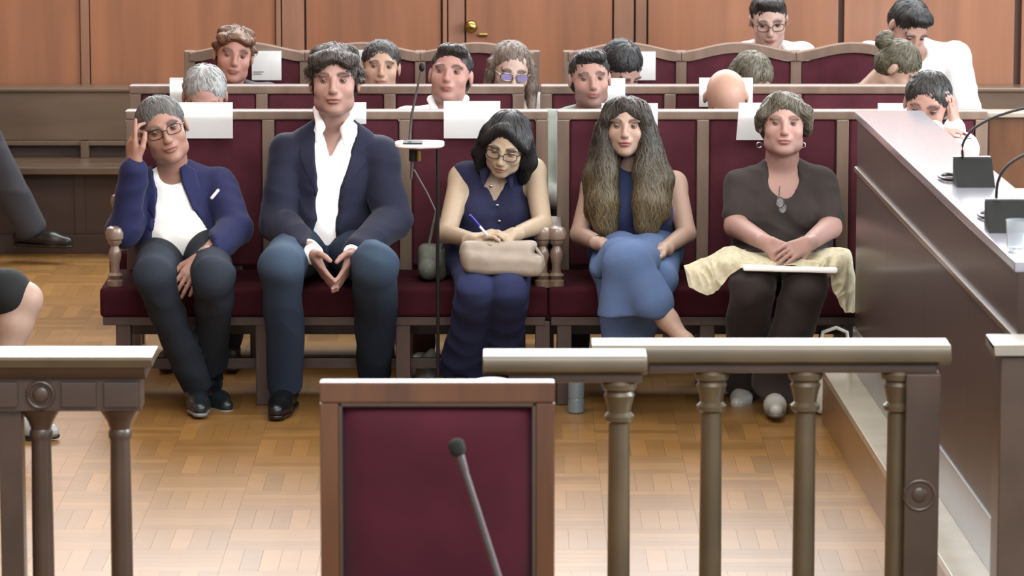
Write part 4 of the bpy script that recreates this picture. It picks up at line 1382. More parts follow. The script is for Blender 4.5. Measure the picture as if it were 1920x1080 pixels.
# ---- 2: tall man in dark blazer and white shirt, fingertips together
H = PXZ(612, 15.02, .56); N = P(626, 232, 15.04)
S = [P(541, 292, 15.02), P(708, 292, 15.02)]
E = [P(520, 418, 14.90), P(737, 414, 14.90)]
Wr = [P(588, 478, 14.56), P(662, 476, 14.56)]
tipp = P(629, 548, 14.44)
p2, i2 = person('person with tousled brown hair in a dark blazer and open white shirt, fingertips together', (627, 153, 14.97, 0, -6, 0, 1.12), N, S, E, Wr, H,
    C=P(622, 345, 15.03),
    K=[P(526, 500, 14.46), P(704, 500, 14.46)], A=[P(536, 722, 14.66), P(702, 700, 14.92)], toes=[(-.12, -1), (.15, -1)],
    hands=[dict(d=tipp - Wr[0], n=(1, .2, .35), curl=.10, s=1.02, side=1, spread=.12, thumb_open=.9),
           dict(d=tipp - Wr[1], n=(-1, .2, .35), curl=.10, s=1.02, side=-1, spread=.12, thumb_open=.9)],
    skin=(204, 160, 146), brow=(58, 46, 42), stubble=.10, hair='tousled', haircol=(78, 68, 62), fluff=.006, hfold=.004, strand=dict(n=2600, length=.034, lift=.007, fwd=.1), hh=.0035, jaw=1.05,
    top='shirt', topcol=(242, 242, 244), jacket=(40, 43, 66), w=1.0, dpt=.13, belly=.05,
    jopen=(lerpf([(0, -.005), (1, .0)]), lerpf([(-.3, .085), (0, .060), (.25, .042), (.5, .047), (.8, .072), (.95, .085), (1.1, .075)])),
    scoop=(.0, .06, .055, .13, .42), collar=((244, 244, 246), .06, .02),
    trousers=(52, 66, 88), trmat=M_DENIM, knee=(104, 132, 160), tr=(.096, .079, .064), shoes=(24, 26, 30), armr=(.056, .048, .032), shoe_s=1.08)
for i in (0, 1):
    dW = norm(Wr[i] - E[i])
    sdf_obj('cuff', [S_cone(Wr[i] - dW * .055, Wr[i] - dW * .008, .042, .040, .01)], .005, M_CLOTH, p2, color=lin((244, 244, 246)))

# ---- 3: woman with black hair writing
def hair_bob(c, R, s):
    L = lambda x, y, z: c + R @ (np.array([x, y, z]) * s)
    Ee = lambda p, r, k=0.015, sub=False: S_ell(L(*p), np.array(r) * s, R, k * s, sub)
    Cc = lambda a, b, ra, rb, k=.02: S_cone(L(*a), L(*b), ra * s, rb * s, k * s)
    return [Ee((0, .020, .036), (.083, .096, .083)), Ee((0, .05, -.03), (.085, .065, .09), .03),
            Cc((-.070, -.012, .04), (-.092, -.01, -.06), .030, .028), Cc((-.092, -.01, -.06), (-.080, .0, -.135), .028, .018),
            Cc((.070, -.012, .04), (.092, -.005, -.06), .030, .030), Cc((.092, -.005, -.06), (.080, .015, -.150), .030, .018),
            Cc((.0, .07, -.03), (.02, .07, -.14), .05, .03), Cc((-.03, -.055, .088), (-.080, -.050, .02), .016, .014, .02), Cc((.0, -.055, .090), (.080, -.050, .02), .018, .014, .02),
            Ee((0, -.118, -.020), (.064, .078, .096), .012, True)]
H = PXZ(918, 15.03, .55); N = P(930, 315, 15.0)
S = [P(866, 330, 15.0), P(1000, 318, 15.02)]
E = [P(838, 438, 14.84), P(1017, 420, 14.86)]
Wr = [P(888, 450, 14.58), P(962, 440, 14.60)]
p3, i3 = person('person with black bobbed hair and glasses in a navy sleeveless shirt, writing', (950, 268, 14.88, -12, 22, 12, 1.0), N, S, E, Wr, H,
    C=P(925, 385, 15.03),
    K=[P(893, 545, 14.50), P(953, 545, 14.50)], A=[P(868, 690, 14.80), P(935, 690, 14.86)], toes=[(-.1, -1), (.1, -1)],
    hands=[dict(d=P(925, 436, 14.54) - Wr[0], n=(.2, .2, -1), curl=.62, s=.86, side=-1, thumb_open=.7),
           dict(d=P(915, 448, 14.54) - Wr[1], n=(.1, .1, -1), curl=.35, s=.86, side=1)],
    skin=(212, 188, 160), lips=(190, 120, 112), brow=(52, 44, 42), hair='x', hairprims=hair_bob, haircol=(34, 34, 38), hfold=.002, hh=.0035, strand=dict(n=2400, length=.08), glass=dict(dark=True), closed=True,
    top='sleeveless', topcol=(48, 50, 84), w=.93, dpt=.105, female=.95, strap=.86, neckr=.047, scoop=(.0, .05, .05, .12, .5), collar=((48, 50, 86), .055, .02),
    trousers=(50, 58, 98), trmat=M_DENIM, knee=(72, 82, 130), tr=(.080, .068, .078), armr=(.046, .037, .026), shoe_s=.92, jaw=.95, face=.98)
for j, (x, y) in enumerate(((920, 352), (932, 388), (936, 418))):
    b = P(x, y, 14.86)
    MB().sphere((b[0], 15.03 - .128 - (0.004 if j else 0.0), b[2]), .0065, 12, (1, .5, 1)).build('button', M_CHROME, p3)
dW = norm(Wr[1] - E[1])
MB().tube([Wr[1] - dW * .022, Wr[1] - dW * .004], .0285, 20).build('watch', M_BLACKMETAL, p3)
# pen
pn = [P(881, 403, 14.50), P(914, 441, 14.52)]
pen = thing('pen', 'blue pen held in the right hand of the writing woman', 'pen', pn[1])
M_BLUE = mat('blue_plastic', (42, 40, 190), .35, .05, 20)
MB().tube([pn[0], pn[0] + (pn[1] - pn[0]) * .55], .0052, 12).build('cap', M_BLUE, pen)
MB().tube([pn[0] + (pn[1] - pn[0]) * .55, pn[0] + (pn[1] - pn[0]) * .95, pn[1]], [.0045, .0042, .001], 12).build('barrel', M_PAPER, pen)
# notepad
nb = P(945, 456, 14.56)
pad = thing('notepad', 'small notepad lying on the beige handbag under the writing hand', 'notepad', nb)
nbm = sdf_obj('pages', [S_box(nb + V(.0, 0, -.004), (.066, .05, .004), rot(6, -14, 0), .002)], .003, M_PAPER, pad, color=None)
sdf_obj('cover', [S_box(nb + V(.005, 0, -.010), (.070, .054, .0025), rot(6, -14, 0), .001)], .0025, M_BLACK, pad)
# handbag
hb = P(938, 482, 14.52)
bag = thing('handbag', 'beige leather handbag lying on the lap of the writing woman', 'handbag', hb)
M_BEIGE = mat('beige_leather', (190, 176, 160), .55, .05, 30, bump=.2)
fb = lambda v: .007 * (1 - 2 * np.abs(noise(v * np.array([1, 1, .6]), 22, 5)))
sdf_obj('pouch', [S_box(hb + V(-.01, .02, .012), (.125, .055, .040), rot(0, -8, 1), .018, .02), S_box(hb + V(.012, .005, -.024), (.140, .050, .034), rot(0, 0, 3), .018, .02),
                  S_cone(hb + V(-.11, .0, -.02), hb + V(.14, .0, -.035), .028, .016, .03), S_cone(hb + V(-.12, .01, .03), hb + V(.12, .01, .045), .02, .014, .03)],
        .006, M_BEIGE, bag, fold=fb)
MB().tube([hb + V(.13, .0, .035), hb + V(.155, .0, .0), hb + V(.16, .01, -.035)], .006, 10).build('strap', M_BEIGE, bag)

# ---- 4: woman with long brown hair, legs crossed
def hair_long(c, R, s):
    L = lambda x, y, z: c + R @ (np.array([x, y, z]) * s)
    Ee = lambda p, r, k=0.015, sub=False: S_ell(L(*p), np.array(r) * s, R, k * s, sub)
    Cc = lambda a, b, ra, rb, k=.02: S_cone(L(*a), L(*b), ra * s, rb * s, k * s)
    pr = [Ee((0, .020, .035), (.081, .095, .081)), Ee((0, .05, -.04), (.082, .060, .10), .03)]
    for sg, o in ((-1, -.028), (1, .0)):
        chain = [(sg * .060, -.012, .065), (sg * .083, -.010, -.02), (sg * (.092 + o), -.015, -.10), (sg * (.112 + o), -.045, -.20), (sg * (.110 + o * 1.2), -.075, -.30), (sg * (.092 + o), -.085, -.385)]
        rad = [.026, .030, .040, .050, .052, .040]
        for i in range(5):
            pr.append(Cc(chain[i], chain[i + 1], rad[i], rad[i + 1], .03))
        ch2 = [(sg * .078, -.035, -.06), (sg * .074, -.072, -.17), (sg * .082, -.098, -.28), (sg * .080, -.10, -.36)]
        for i in range(3):
            pr.append(Cc(ch2[i], ch2[i + 1], [.022, .032, .038][i], [.032, .038, .026][i], .03))
        ch3 = [(sg * .10, .03, -.06), (sg * (.14 + o), .0, -.20), (sg * (.145 + o), -.03, -.33)]
        for i in range(2):
            pr.append(Cc(ch3[i], ch3[i + 1], [.03, .04][i], [.04, .03][i], .03))
    pr += [Cc((-.012, -.055, .090), (-.072, -.050, .03), .013, .014, .02), Cc((-.012, -.055, .090), (.072, -.052, .04), .014, .016, .03), Cc((.072, -.052, .04), (.082, -.04, -.06), .016, .022, .03)]
    pr.append(Ee((-.006, -.120, -.020), (.058, .076, .098), .012, True))
    pr.append(Ee((-.002, -.118, -.11), (.030, .080, .10), .02, True))
    return pr
H = PXZ(1192, 15.03, .55); N = P(1186, 313, 15.0)
S = [P(1114, 345, 15.0), P(1264, 342, 15.02)]
E = [P(1087, 440, 14.92), P(1287, 438, 14.92)]
Wr = [P(1128, 458, 14.68), P(1243, 468, 14.66)]
K4 = [P(1172, 492, 14.44), P(1245, 520, 14.60)]
A4 = [P(1236, 590, 14.36), P(1162, 720, 14.62)]
p4, i4 = person('person with long wavy brown hair and light blue trousers, legs crossed', (1174, 237, 14.95, -4, -5, 1, .98), N, S, E, Wr, H,
    C=P(1190, 382, 15.02),
    hands=[dict(d=P(1178, 468, 14.62) - Wr[0], n=(.1, -.1, -1), curl=.3, s=.86, side=-1), dict(d=P(1205, 470, 14.58) - Wr[1], n=(0, 0, -1), curl=.25, s=.86, side=1)],
    skin=(204, 170, 152), lips=(178, 78, 84), brow=(66, 54, 46), hair='x', hairprims=hair_long, haircol=(66, 58, 50), hair2=(124, 108, 76), hz=(-.06, -.32), hfold=.005, hh=.0036, strand=dict(n=5200, length=.11, wave=.55, lift=.006, width=.0026),
    top='sleeveless', topcol=(62, 74, 116), w=.90, dpt=.105, female=1.05, strap=.5, neckr=.046, scoop=(.03, .05, .035), armr=(.045, .037, .026), jaw=.92, face=.96, blush=.08)
fo = lambda a, f, sd: (lambda v: a * noise(v * np.array([1, 1, .4]), f, sd) + a * .4 * noise(v, f * 2, sd + 1))
trc = lin((108, 134, 182))
hj = [H + V(-.08, -.02, 0), H + V(.085, -.02, 0)]
def cutplane(a, dn, r=.2):
    dn = norm(dn)
    return S_fn(lambda X, Y, Z: np.maximum(-((X - a[0]) * dn[0] + (Y - a[1]) * dn[1] + (Z - a[2]) * dn[2]), np.sqrt((X - a[0]) ** 2 + (Y - a[1]) ** 2 + (Z - a[2]) ** 2) - r), a - r, a + r, k=.003)
K4 = [P(1178, 498, 14.42), P(1240, 522, 14.58)]
hem = P(1216, 572, 14.38)
up4 = [S_ell(H, (.165, .115, .105), None, .03), S_cone(hj[0], K4[0], .092, .074, .03), S_cone(hj[1] + V(0, 0, 0), K4[0] + V(.03, .06, .0), .085, .07, .03),
       S_cone(K4[0], P(1222, 570, 14.38), .068, .082, .03), S_cone(K4[0] + V(-.02, .0, -.0), P(1160, 600, 14.42), .06, .078, .03), S_cone(K4[0] + V(-.05, .12, .02), P(1122, 505, 14.55), .06, .040, .03),
       cutplane(P(1190, 590, 14.4), (.06, 0, -1), .26)]
lo4 = [S_ell(H, (.16, .11, .10), None, .03), S_cone(hj[1], K4[1], .085, .066, .03), S_cone(hj[0], P(1130, 500, 14.7), .08, .055, .03), S_cone(K4[1], P(1158, 715, 14.62), .060, .070, .03), S_cone(P(1140, 520, 14.66), P(1160, 690, 14.64), .05, .06, .04),
       cutplane(P(1160, 735, 14.62), (0, 0, -1), .22)]
o = sdf_obj('trousers', lo4, .0075, M_DENIM, p4, color=trc, fold=fo(.006, 15, 21))
sdf_obj('trouser_leg', up4, .0065, M_DENIM, p4, color=trc, fold=lambda v: .011 * (1 - 2 * np.abs(noise(v * np.array([1, 1, .3]), 16, 21))))
# bare ankle and foot of the crossed leg
ank = P(1284, 640, 14.30)
sdf_obj('lower_leg', [S_cone(P(1225, 560, 14.40), P(1252, 600, 14.35), .044, .038, .02), S_cone(P(1252, 600, 14.35), ank, .038, .026, .02),
                      S_ell(ank + V(.004, -.01, .0), (.03, .032, .032), None, .02), S_cone(ank, ank + V(.055, -.075, -.055), .028, .026, .02), S_cone(ank + V(.055, -.075, -.055), ank + V(.09, -.12, -.095), .026, .017, .02)],
        .005, M_SKIN, p4, color=lin((206, 172, 154)))
sdf_obj('shoe', [S_cone(ank + V(-.01, .02, -.035), ank + V(.045, -.06, -.075), .026, .028, .02), S_cone(ank + V(.045, -.06, -.075), ank + V(.10, -.13, -.115), .029, .018, .02)],
        .005, M_LEATHER, p4, color=lin((40, 40, 46)))
shoe(p4, P(1162, 745, 14.62) * V(1, 1, 0) + V(0, 0, .088), (-.1, -1), (40, 40, 46), s=.92)
dW = norm(Wr[0] - E[0])
MB().tube([Wr[0] - dW * .018, Wr[0] - dW * .002], .0285, 20).build('bracelet', M_CHROME, p4)
MB().tube([Wr[0] - dW * .038, Wr[0] - dW * .026], .030, 20).build('watch', M_BLACKMETAL, p4)

# ---- 5: woman with short grey blond hair in brown
def hair_crop(c, R, s):
    L = lambda x, y, z: c + R @ (np.array([x, y, z]) * s)
    Ee = lambda p, r, k=0.015, sub=False: S_ell(L(*p), np.array(r) * s, R, k * s, sub)
    Cc = lambda a, b, ra, rb, k=.02: S_cone(L(*a), L(*b), ra * s, rb * s, k * s)
    return [Ee((0, .020, .038), (.086, .095, .080)), Ee((0, .05, -.01), (.084, .060, .070), .03),
            Cc((-.025, -.055, .090), (-.078, -.042, .035), .020, .016), Cc((-.080, -.040, .035), (-.088, -.015, .0), .016, .010),
            Cc((-.02, -.055, .092), (.078, -.046, .045), .024, .020), Cc((.080, -.042, .045), (.092, -.012, -.010), .020, .012),
            Cc((.088, .012, .03), (.088, .02, -.025), .020, .014), Cc((-.088, .012, .02), (-.086, .02, -.015), .016, .012),
            Ee((.004, -.120, -.028), (.070, .080, .100), .012, True)]
H = PXZ(1466, 15.03, .55); N = P(1466, 310, 15.0)
S = [P(1392, 348, 15.0), P(1536, 346, 15.0)]
E = [P(1380, 424, 14.88), P(1556, 426, 14.88)]
Wr = [P(1441, 458, 14.50), P(1513, 458, 14.50)]
p5, i5 = person('person with short grey blond hair in a brown T-shirt, hands clasped on her lap', (1469, 233, 14.95, -1, -7, 1, 1.02), N, S, E, Wr, H,
    C=P(1464, 388, 15.02),
    K=[P(1408, 540, 14.46), P(1512, 540, 14.46)], A=[P(1402, 715, 14.92), P(1450, 726, 14.60)], toes=[(-.3, -1), (.0, -1)],
    hands=[dict(d=V(.11, -.05, -.045), n=(.2, .6, -.6), curl=.40, s=.90, side=-1), dict(d=V(-.11, -.10, -.030), n=(-.2, .7, -.6), curl=.45, s=.90, side=1)],
    neckr=.060, skin=(212, 168, 156), lips=(186, 112, 108), brow=(118, 96, 84), hair='x', hairprims=hair_crop, haircol=(124, 116, 100), hfold=.003, hh=.0035, strand=dict(n=2400, length=.05, lift=.005, fwd=.1), blush=.12,
    top='tee', topcol=(76, 68, 66), sleeve=.40, w=1.08, dpt=.125, female=1.1, belly=.15, scoop=(-.02, .062, .088),
    trousers=(70, 62, 62), tr=(.092, .078, .080), shoes=(206, 204, 196), sole=(120, 116, 110), armr=(.056, .045, .030), jaw=1.15, face=1.06, shoe_s=.95)
for sg, px_e in ((-1, 1424), (1, 1505)):
    e = P(px_e, 272, 14.94)
    MB().tube([(e[0] + .010 * math.cos(a), e[1], e[2] + .010 * math.sin(a)) for a in [2 * PI * i / 14 for i in range(15)]], .0028, 8, cap=False).build('earring', M_CHROME, p5)
# glasses hanging from the neckline
eg = P(1464, 372, 14.86)
gg = thing('eyeglasses', 'folded eyeglasses hanging from the neckline of the brown T-shirt', 'glasses', eg)
gm = MB()
for k_, (dx, dz) in enumerate(((-.004, -.012), (.006, -.034))):
    gm.tube([(eg[0] + dx + .015 * math.cos(a), eg[1] - .02 + .004 * k_, eg[2] + dz + .019 * math.sin(a)) for a in [2 * PI * i / 20 for i in range(21)]], .002, 8, cap=False)
gm.build('rims', M_GREYMETAL, gg)
MB().tube([eg + V(-.008, -.012, .008), eg + V(-.006, -.004, .035), eg + V(-.004, .004, .045)], .002, 8).build('temple', M_GREYMETAL, gg)
lm = MB()
for k_, (dx, dz) in enumerate(((-.004, -.012), (.006, -.034))):
    lm.sphere((eg[0] + dx, eg[1] - .02 + .004 * k_, eg[2] + dz), .0145, 14, (1, .08, 1.25))
lm.build('lens', M_GLASS, gg)

# cream jacket over her lap
ct_ = thing('folded_jacket', 'cream jacket draped over the lap of the woman in brown', 'jacket', P(1440, 490, 14.6))
M_CREAM = mat('cream_cloth', (232, 226, 200), .85, .06, 60, bump=.3)
def drape(name, rails, m, parent, nu=60, nv=26, amp=.012, thick=.005, seed=3, freq=30, hem=None):
    """cloth sheet lofted through rails of world points, pleated and given thickness"""
    def samp(rail, t):
        rail = np.array(rail); u = t * (len(rail) - 1); i = min(int(u), len(rail) - 2); f = u - i
        p0, p1_, p2_, p3_ = rail[max(i - 1, 0)], rail[i], rail[i + 1], rail[min(i + 2, len(rail) - 1)]
        return .5 * (2 * p1_ + (p2_ - p0) * f + (2 * p0 - 5 * p1_ + 4 * p2_ - p3_) * f * f + (3 * p1_ - p0 - 3 * p2_ + p3_) * f ** 3)
    bm = bmesh.new(); G = []
    for i in range(nu + 1):
        cols = [samp(r, i / nu) for r in rails]
        row = []
        for j in range(nv + 1):
            q = samp(cols, j / nv)
            nn = noise(np.array([[i / nu * 1.0, j / nv * .25, 0]]) , freq, seed)[0]
            n2 = noise(q[None], 42, seed + 2)[0]
            q = q + V(0, -1, .5) * amp * (1 - 2 * abs(nn)) * (.35 + .65 * j / nv) + V(.3, -.5, .8) * amp * .5 * (1 - 2 * abs(n2))
            row.append(bm.verts.new(q))
        G.append(row)
    for i in range(nu):
        for j in range(nv):
            bm.faces.new((G[i][j], G[i + 1][j], G[i + 1][j + 1], G[i][j + 1]))
    bmesh.ops.solidify(bm, geom=bm.faces[:], thickness=thick)
    mm = MB(); mm.bm.free(); mm.bm = bm
    return mm.build(name, m, parent)
Q = lambda l: [P(*t) for t in l]
drape('left_side', [Q([(1470, 474, 14.74), (1410, 470, 14.72), (1368, 462, 14.68), (1335, 478, 14.60), (1300, 492, 14.55), (1281, 500, 14.52)]),
              Q([(1470, 484, 14.52), (1410, 480, 14.50), (1365, 482, 14.47), (1340, 500, 14.46), (1315, 515, 14.46), (1286, 516, 14.48)]),
              Q([(1470, 500, 14.44), (1412, 502, 14.42), (1372, 512, 14.42), (1350, 540, 14.42), (1326, 556, 14.43), (1290, 540, 14.45)])], M_CREAM, ct_, seed=3)
drape('right_side', [Q([(1470, 476, 14.74), (1520, 472, 14.70), (1560, 466, 14.66), (1592, 468, 14.58), (1600, 505, 14.53), (1606, 545, 14.50), (1608, 580, 14.50)]),
              Q([(1470, 486, 14.50), (1520, 484, 14.48), (1552, 482, 14.46), (1578, 488, 14.45), (1586, 520, 14.44), (1592, 555, 14.45), (1598, 588, 14.46)]),
              Q([(1470, 500, 14.42), (1520, 502, 14.41), (1545, 502, 14.41), (1556, 510, 14.42), (1558, 540, 14.42), (1572, 565, 14.42), (1584, 588, 14.44)])], M_CREAM, ct_, seed=9)
tb = P(1482, 506, 14.39)
tab = thing('folder', 'thin white folder lying flat across the lap of the woman in brown', 'folder', tb)
sdf_obj('cover', [S_box(tb + V(0, .03, 0), (.172, .045, .010), rot(0, -4, 1.5), .004)], .004, M_PAPER, tab)

# ================================================================== people in the rows behind
def seated(label, px, py, Y, yaw, bow, roll, s, skin=SKIN_L, top='shirt', topcol=(200, 200, 200), hair='short', haircol=(60, 50, 44), lean=0.0, shift=0.0,
           w=.98, legs=True, trousers=(56, 56, 64), shoes=(36, 34, 34), female=0., handpos=None, seatz=.54, shoulder_z=None, kn=None, an=None, nshift=0., EE=None, WW=None, HH=None, **kw):
    c = P(px, py, Y)
    Rh = rot(yaw, bow, roll)
    H = V(c[0] + shift, Y + .02 + lean, seatz)
    nk = c + Rh @ (np.array([0, .035, -.135]) * s)
    N = V(nk[0] + nshift, nk[1] + .01, min(nk[2], c[2] - .10))
    if shoulder_z: N[2] = shoulder_z
    hw = .165 * w
    S = [N + V(-hw, .01, -.045), N + V(hw, .01, -.045)]
    E = [V(N[0] - hw - .05, N[1] - .06, max(N[2] - .30, .66)), V(N[0] + hw + .05, N[1] - .06, max(N[2] - .30, .66))]
    Wr = [V(H[0] - .07, H[1] - .33, .66), V(H[0] + .07, H[1] - .33, .66)]
    if EE is not None: E = EE
    if WW is not None: Wr = WW
    K = A = toes = None
    if legs:
        kx = kn or (-.11, .11); ax_ = an or kx
        K = [V(H[0] + kx[0], H[1] - .46, .50), V(H[0] + kx[1], H[1] - .46, .50)]
        A = [V(H[0] + ax_[0], H[1] - .44, .095), V(H[0] + ax_[1], H[1] - .44, .095)]
        toes = [(-.1, -1), (.1, -1)]
    hands = [dict(d=(.6, -1, -.3), n=(0, 0, -1), curl=.4, s=.95, side=-1), dict(d=(-.6, -1, -.3), n=(0, 0, -1), curl=.4, s=.95, side=1)]
    if HH is not None: hands = HH
    return person(label, (px, py, Y, yaw, bow, roll, s), N, S, E, Wr, H, K=K, A=A, toes=toes, hands=hands, w=w, skin=skin, top=top, topcol=topcol, hair=hair,
                  haircol=haircol, trousers=trousers, shoes=shoes, female=female, h=.0145, hh=.0062, fine=False, **kw)

YR2 = 15.93; YR3 = 17.10
seated('person with silver hair and bowed head in the middle row beside a white sheet', 384, 182, YR2, 4, 26, 0, 1.06, skin=(208, 160, 148), hair='receding', haircol=(186, 188, 188), fluff=.004, topcol=(70, 74, 84), lean=.12)
seated('person with dark hair and raised face in a white shirt, middle row', 845, 141, YR2 - .03, -6, -14, 4, 1.04, skin=(208, 158, 146), hair='quiff', haircol=(52, 46, 44), top='shirt', topcol=(240, 240, 240), stubble=.05, trousers=(90, 66, 52), shoes=(196, 192, 182),
       scoop=(.0, .055, .05, .10, .4), collar=((240, 240, 242), .05, .02))
seated('person with a short dark beard and pale green shirt in the middle row', 1106, 148, YR2 - .03, 6, -5, -2, 1.0, skin=(200, 156, 142), hair='quiff', haircol=(46, 44, 44), stubble=.45, top='shirt', topcol=(176, 186, 176), shift=-.03, trousers=(60, 60, 58), kn=(-.03, .17))
seated('person with a bald bowed head in the middle row behind a white sheet', 1361, 186, YR2, 0, 46, 0, 1.05, skin=(214, 170, 148), hair='none', topcol=(120, 110, 100), lean=.15, trousers=(80, 70, 60))
seated('person with dark hair in a white shirt leaning on one hand behind the desk', 1738, 197, 14.86, -14, 12, 8, 1.04, skin=(206, 158, 142), hair='short', haircol=(48, 46, 44), fluff=.006, top='shirt', topcol=(244, 244, 246),
       lean=.12, shift=.0, nshift=.015, trousers=(60, 60, 70), w=.78, kn=(-.02, .17),
       EE=[P(1716, 262, 14.42), P(1776, 330, 14.60)], WW=[P(1752, 244, 14.38), P(1790, 238, 14.66)],
       HH=[dict(d=P(1785, 240, 14.42) - P(1752, 240, 14.38), n=(0, 0, -1), curl=.3, s=.95, side=-1), dict(d=V(-.012, .02, .16), n=(-.8, .5, .0), curl=.35, s=.85, side=-1)])

# rear row
seated('person with auburn hair in the rear row left beside a printed white sheet', 438, 104, YR3, 8, -3, 8, 1.02, skin=(202, 148, 132), hair='tousled', haircol=(128, 88, 60), fluff=.002, topcol=(90, 90, 96), lean=.06)
seated('person with short dark hair peering over the middle bench rail in the rear row', 714, 126, YR3, 4, -6, 4, 1.0, skin=(212, 172, 148), hair='short', haircol=(56, 50, 48), fluff=.004, topcol=(80, 76, 78), lean=.06, brow=(50, 42, 40))
def hair_tail(c, R, s):
    L = lambda x, y, z: c + R @ (np.array([x, y, z]) * s)
    Ee = lambda p, r, k=0.015, sub=False: S_ell(L(*p), np.array(r) * s, R, k * s, sub)
    Cc = lambda a, b, ra, rb, k=.02: S_cone(L(*a), L(*b), ra * s, rb * s, k * s)
    return [Ee((0, .020, .036), (.083, .094, .082)), Ee((0, .05, -.03), (.084, .062, .09), .03), Cc((-.080, .0, .02), (-.088, -.01, -.10), .024, .02),
            Cc((.080, .0, .02), (.10, -.01, -.07), .024, .026), Cc((.10, -.01, -.07), (.105, -.05, -.17), .026, .022), Ee((0, -.110, -.022), (.060, .075, .092), .012, True)]
M_LENS = mat('glare_lens', (168, 156, 206), .15, .05, 20)  # bluish glare painted on as the lens colour
seated('person with light brown hair and glare-painted glasses at the rear left bench end', 957, 130, YR3 - .02, 10, 14, 6, 1.02, skin=(222, 190, 174), hair='x', hairprims=hair_tail, haircol=(134, 116, 104), topcol=(196, 190, 184),
       female=.9, w=.88, lean=.06, glass=dict(dark=False, glare=M_LENS))
seated('person with black hair and fully bowed head in the rear row beside the bearded man', 1164, 128, YR3 - .05, 38, 42, 0, 1.0, skin=(206, 166, 152), hair='bowed', haircol=(44, 44, 48), fluff=.004, topcol=(60, 62, 74), lean=.16)
seated('person with grey blond hair and bowed head in the rear row above the bald head', 1408, 150, YR3 - .05, 50, 40, 0, .98, skin=(208, 170, 150), hair='bowed', haircol=(124, 116, 98), fluff=.006, topcol=(120, 110, 100), lean=.16)
def hair_bun(c, R, s):
    L = lambda x, y, z: c + R @ (np.array([x, y, z]) * s)
    Ee = lambda p, r, k=0.012, sub=False: S_ell(L(*p), np.array(r) * s, R, k * s, sub)
    return hair_short(c, R, s, 'short', .006) + [Ee((.0, .128, .05), (.042, .036, .044), .01)]
seated('person with dark blond hair in a bun and bowed head in the rear row', 1684, 128, YR3 - .05, 75, 42, 0, .98, skin=(206, 170, 150), hair='x', hairprims=hair_bun, haircol=(110, 104, 84), topcol=(110, 108, 100), lean=.16, female=.8, w=.86)
# on the wall pew
seated('person with dark hair and dark glasses looking down before the panelled wall', 1441, 38, 18.25, 2, 14, -2, 1.05, skin=(218, 182, 168), hair='quiff', haircol=(50, 46, 46), top='shirt', topcol=(210, 206, 204), lean=.36, glass=dict(dark=True), trousers=(50, 50, 56))
seated('person with black hair and bowed head in a white shirt on the wall pew', 1704, 48, 18.05, 24, 42, 4, 1.04, skin=(214, 172, 156), hair='quiff', haircol=(40, 40, 42), fluff=.003, top='shirt', topcol=(240, 246, 252), lean=.50, shift=.20, nshift=.09, shoulder_z=1.03, w=1.2, dpt=.15, trousers=(50, 50, 60))

# ---- cropped people at the left edge
c1 = V(-2.62, 18.62, 1.16)
def at_left():
    Yp = 18.62
    Hh = V(-2.72, 18.72, .52)
    N_ = V(-2.76, 18.70, 1.03)
    S_ = [N_ + V(-.17, .01, -.045), N_ + V(.17, .01, -.045)]
    E_ = [V(-2.92, 18.62, .74), V(-2.56, 18.58, .74)]
    W_ = [V(-2.80, 18.35, .62), V(-2.66, 18.35, .62)]
    Kk = [V(-2.72, 18.26, .52), P(-30, 258, 18.28)]
    Aa = [V(-2.70, 18.30, .095), P(58, 428, 18.40)]
    d = Yp * cp_ + (CAMH - 1.18) * sp_
    hpx = 960 + (-2.76) / d * F
    hpy = 540 + F * ((CAMH - 1.18) * cp_ - Yp * sp_) / d
    person('person in grey trousers and black shoes on the wall pew, cropped by the left edge', (hpx, hpy, Yp, 0, 0, 0, 1.0), N_, S_, E_, W_, Hh, K=Kk, A=Aa, toes=[(-.1, -1), (1, -.35)],
           hands=[dict(d=(.6, -1, -.3), n=(0, 0, -1), curl=.4, s=.95, side=-1), dict(d=(-.6, -1, -.3), n=(0, 0, -1), curl=.4, s=.95, side=1)],
           top='shirt', topcol=(90, 94, 104), trousers=(84, 86, 94), tr=(.09, .072, .066), shoes=(32, 36, 38), h=.012, hh=.008, fine=False)
at_left()
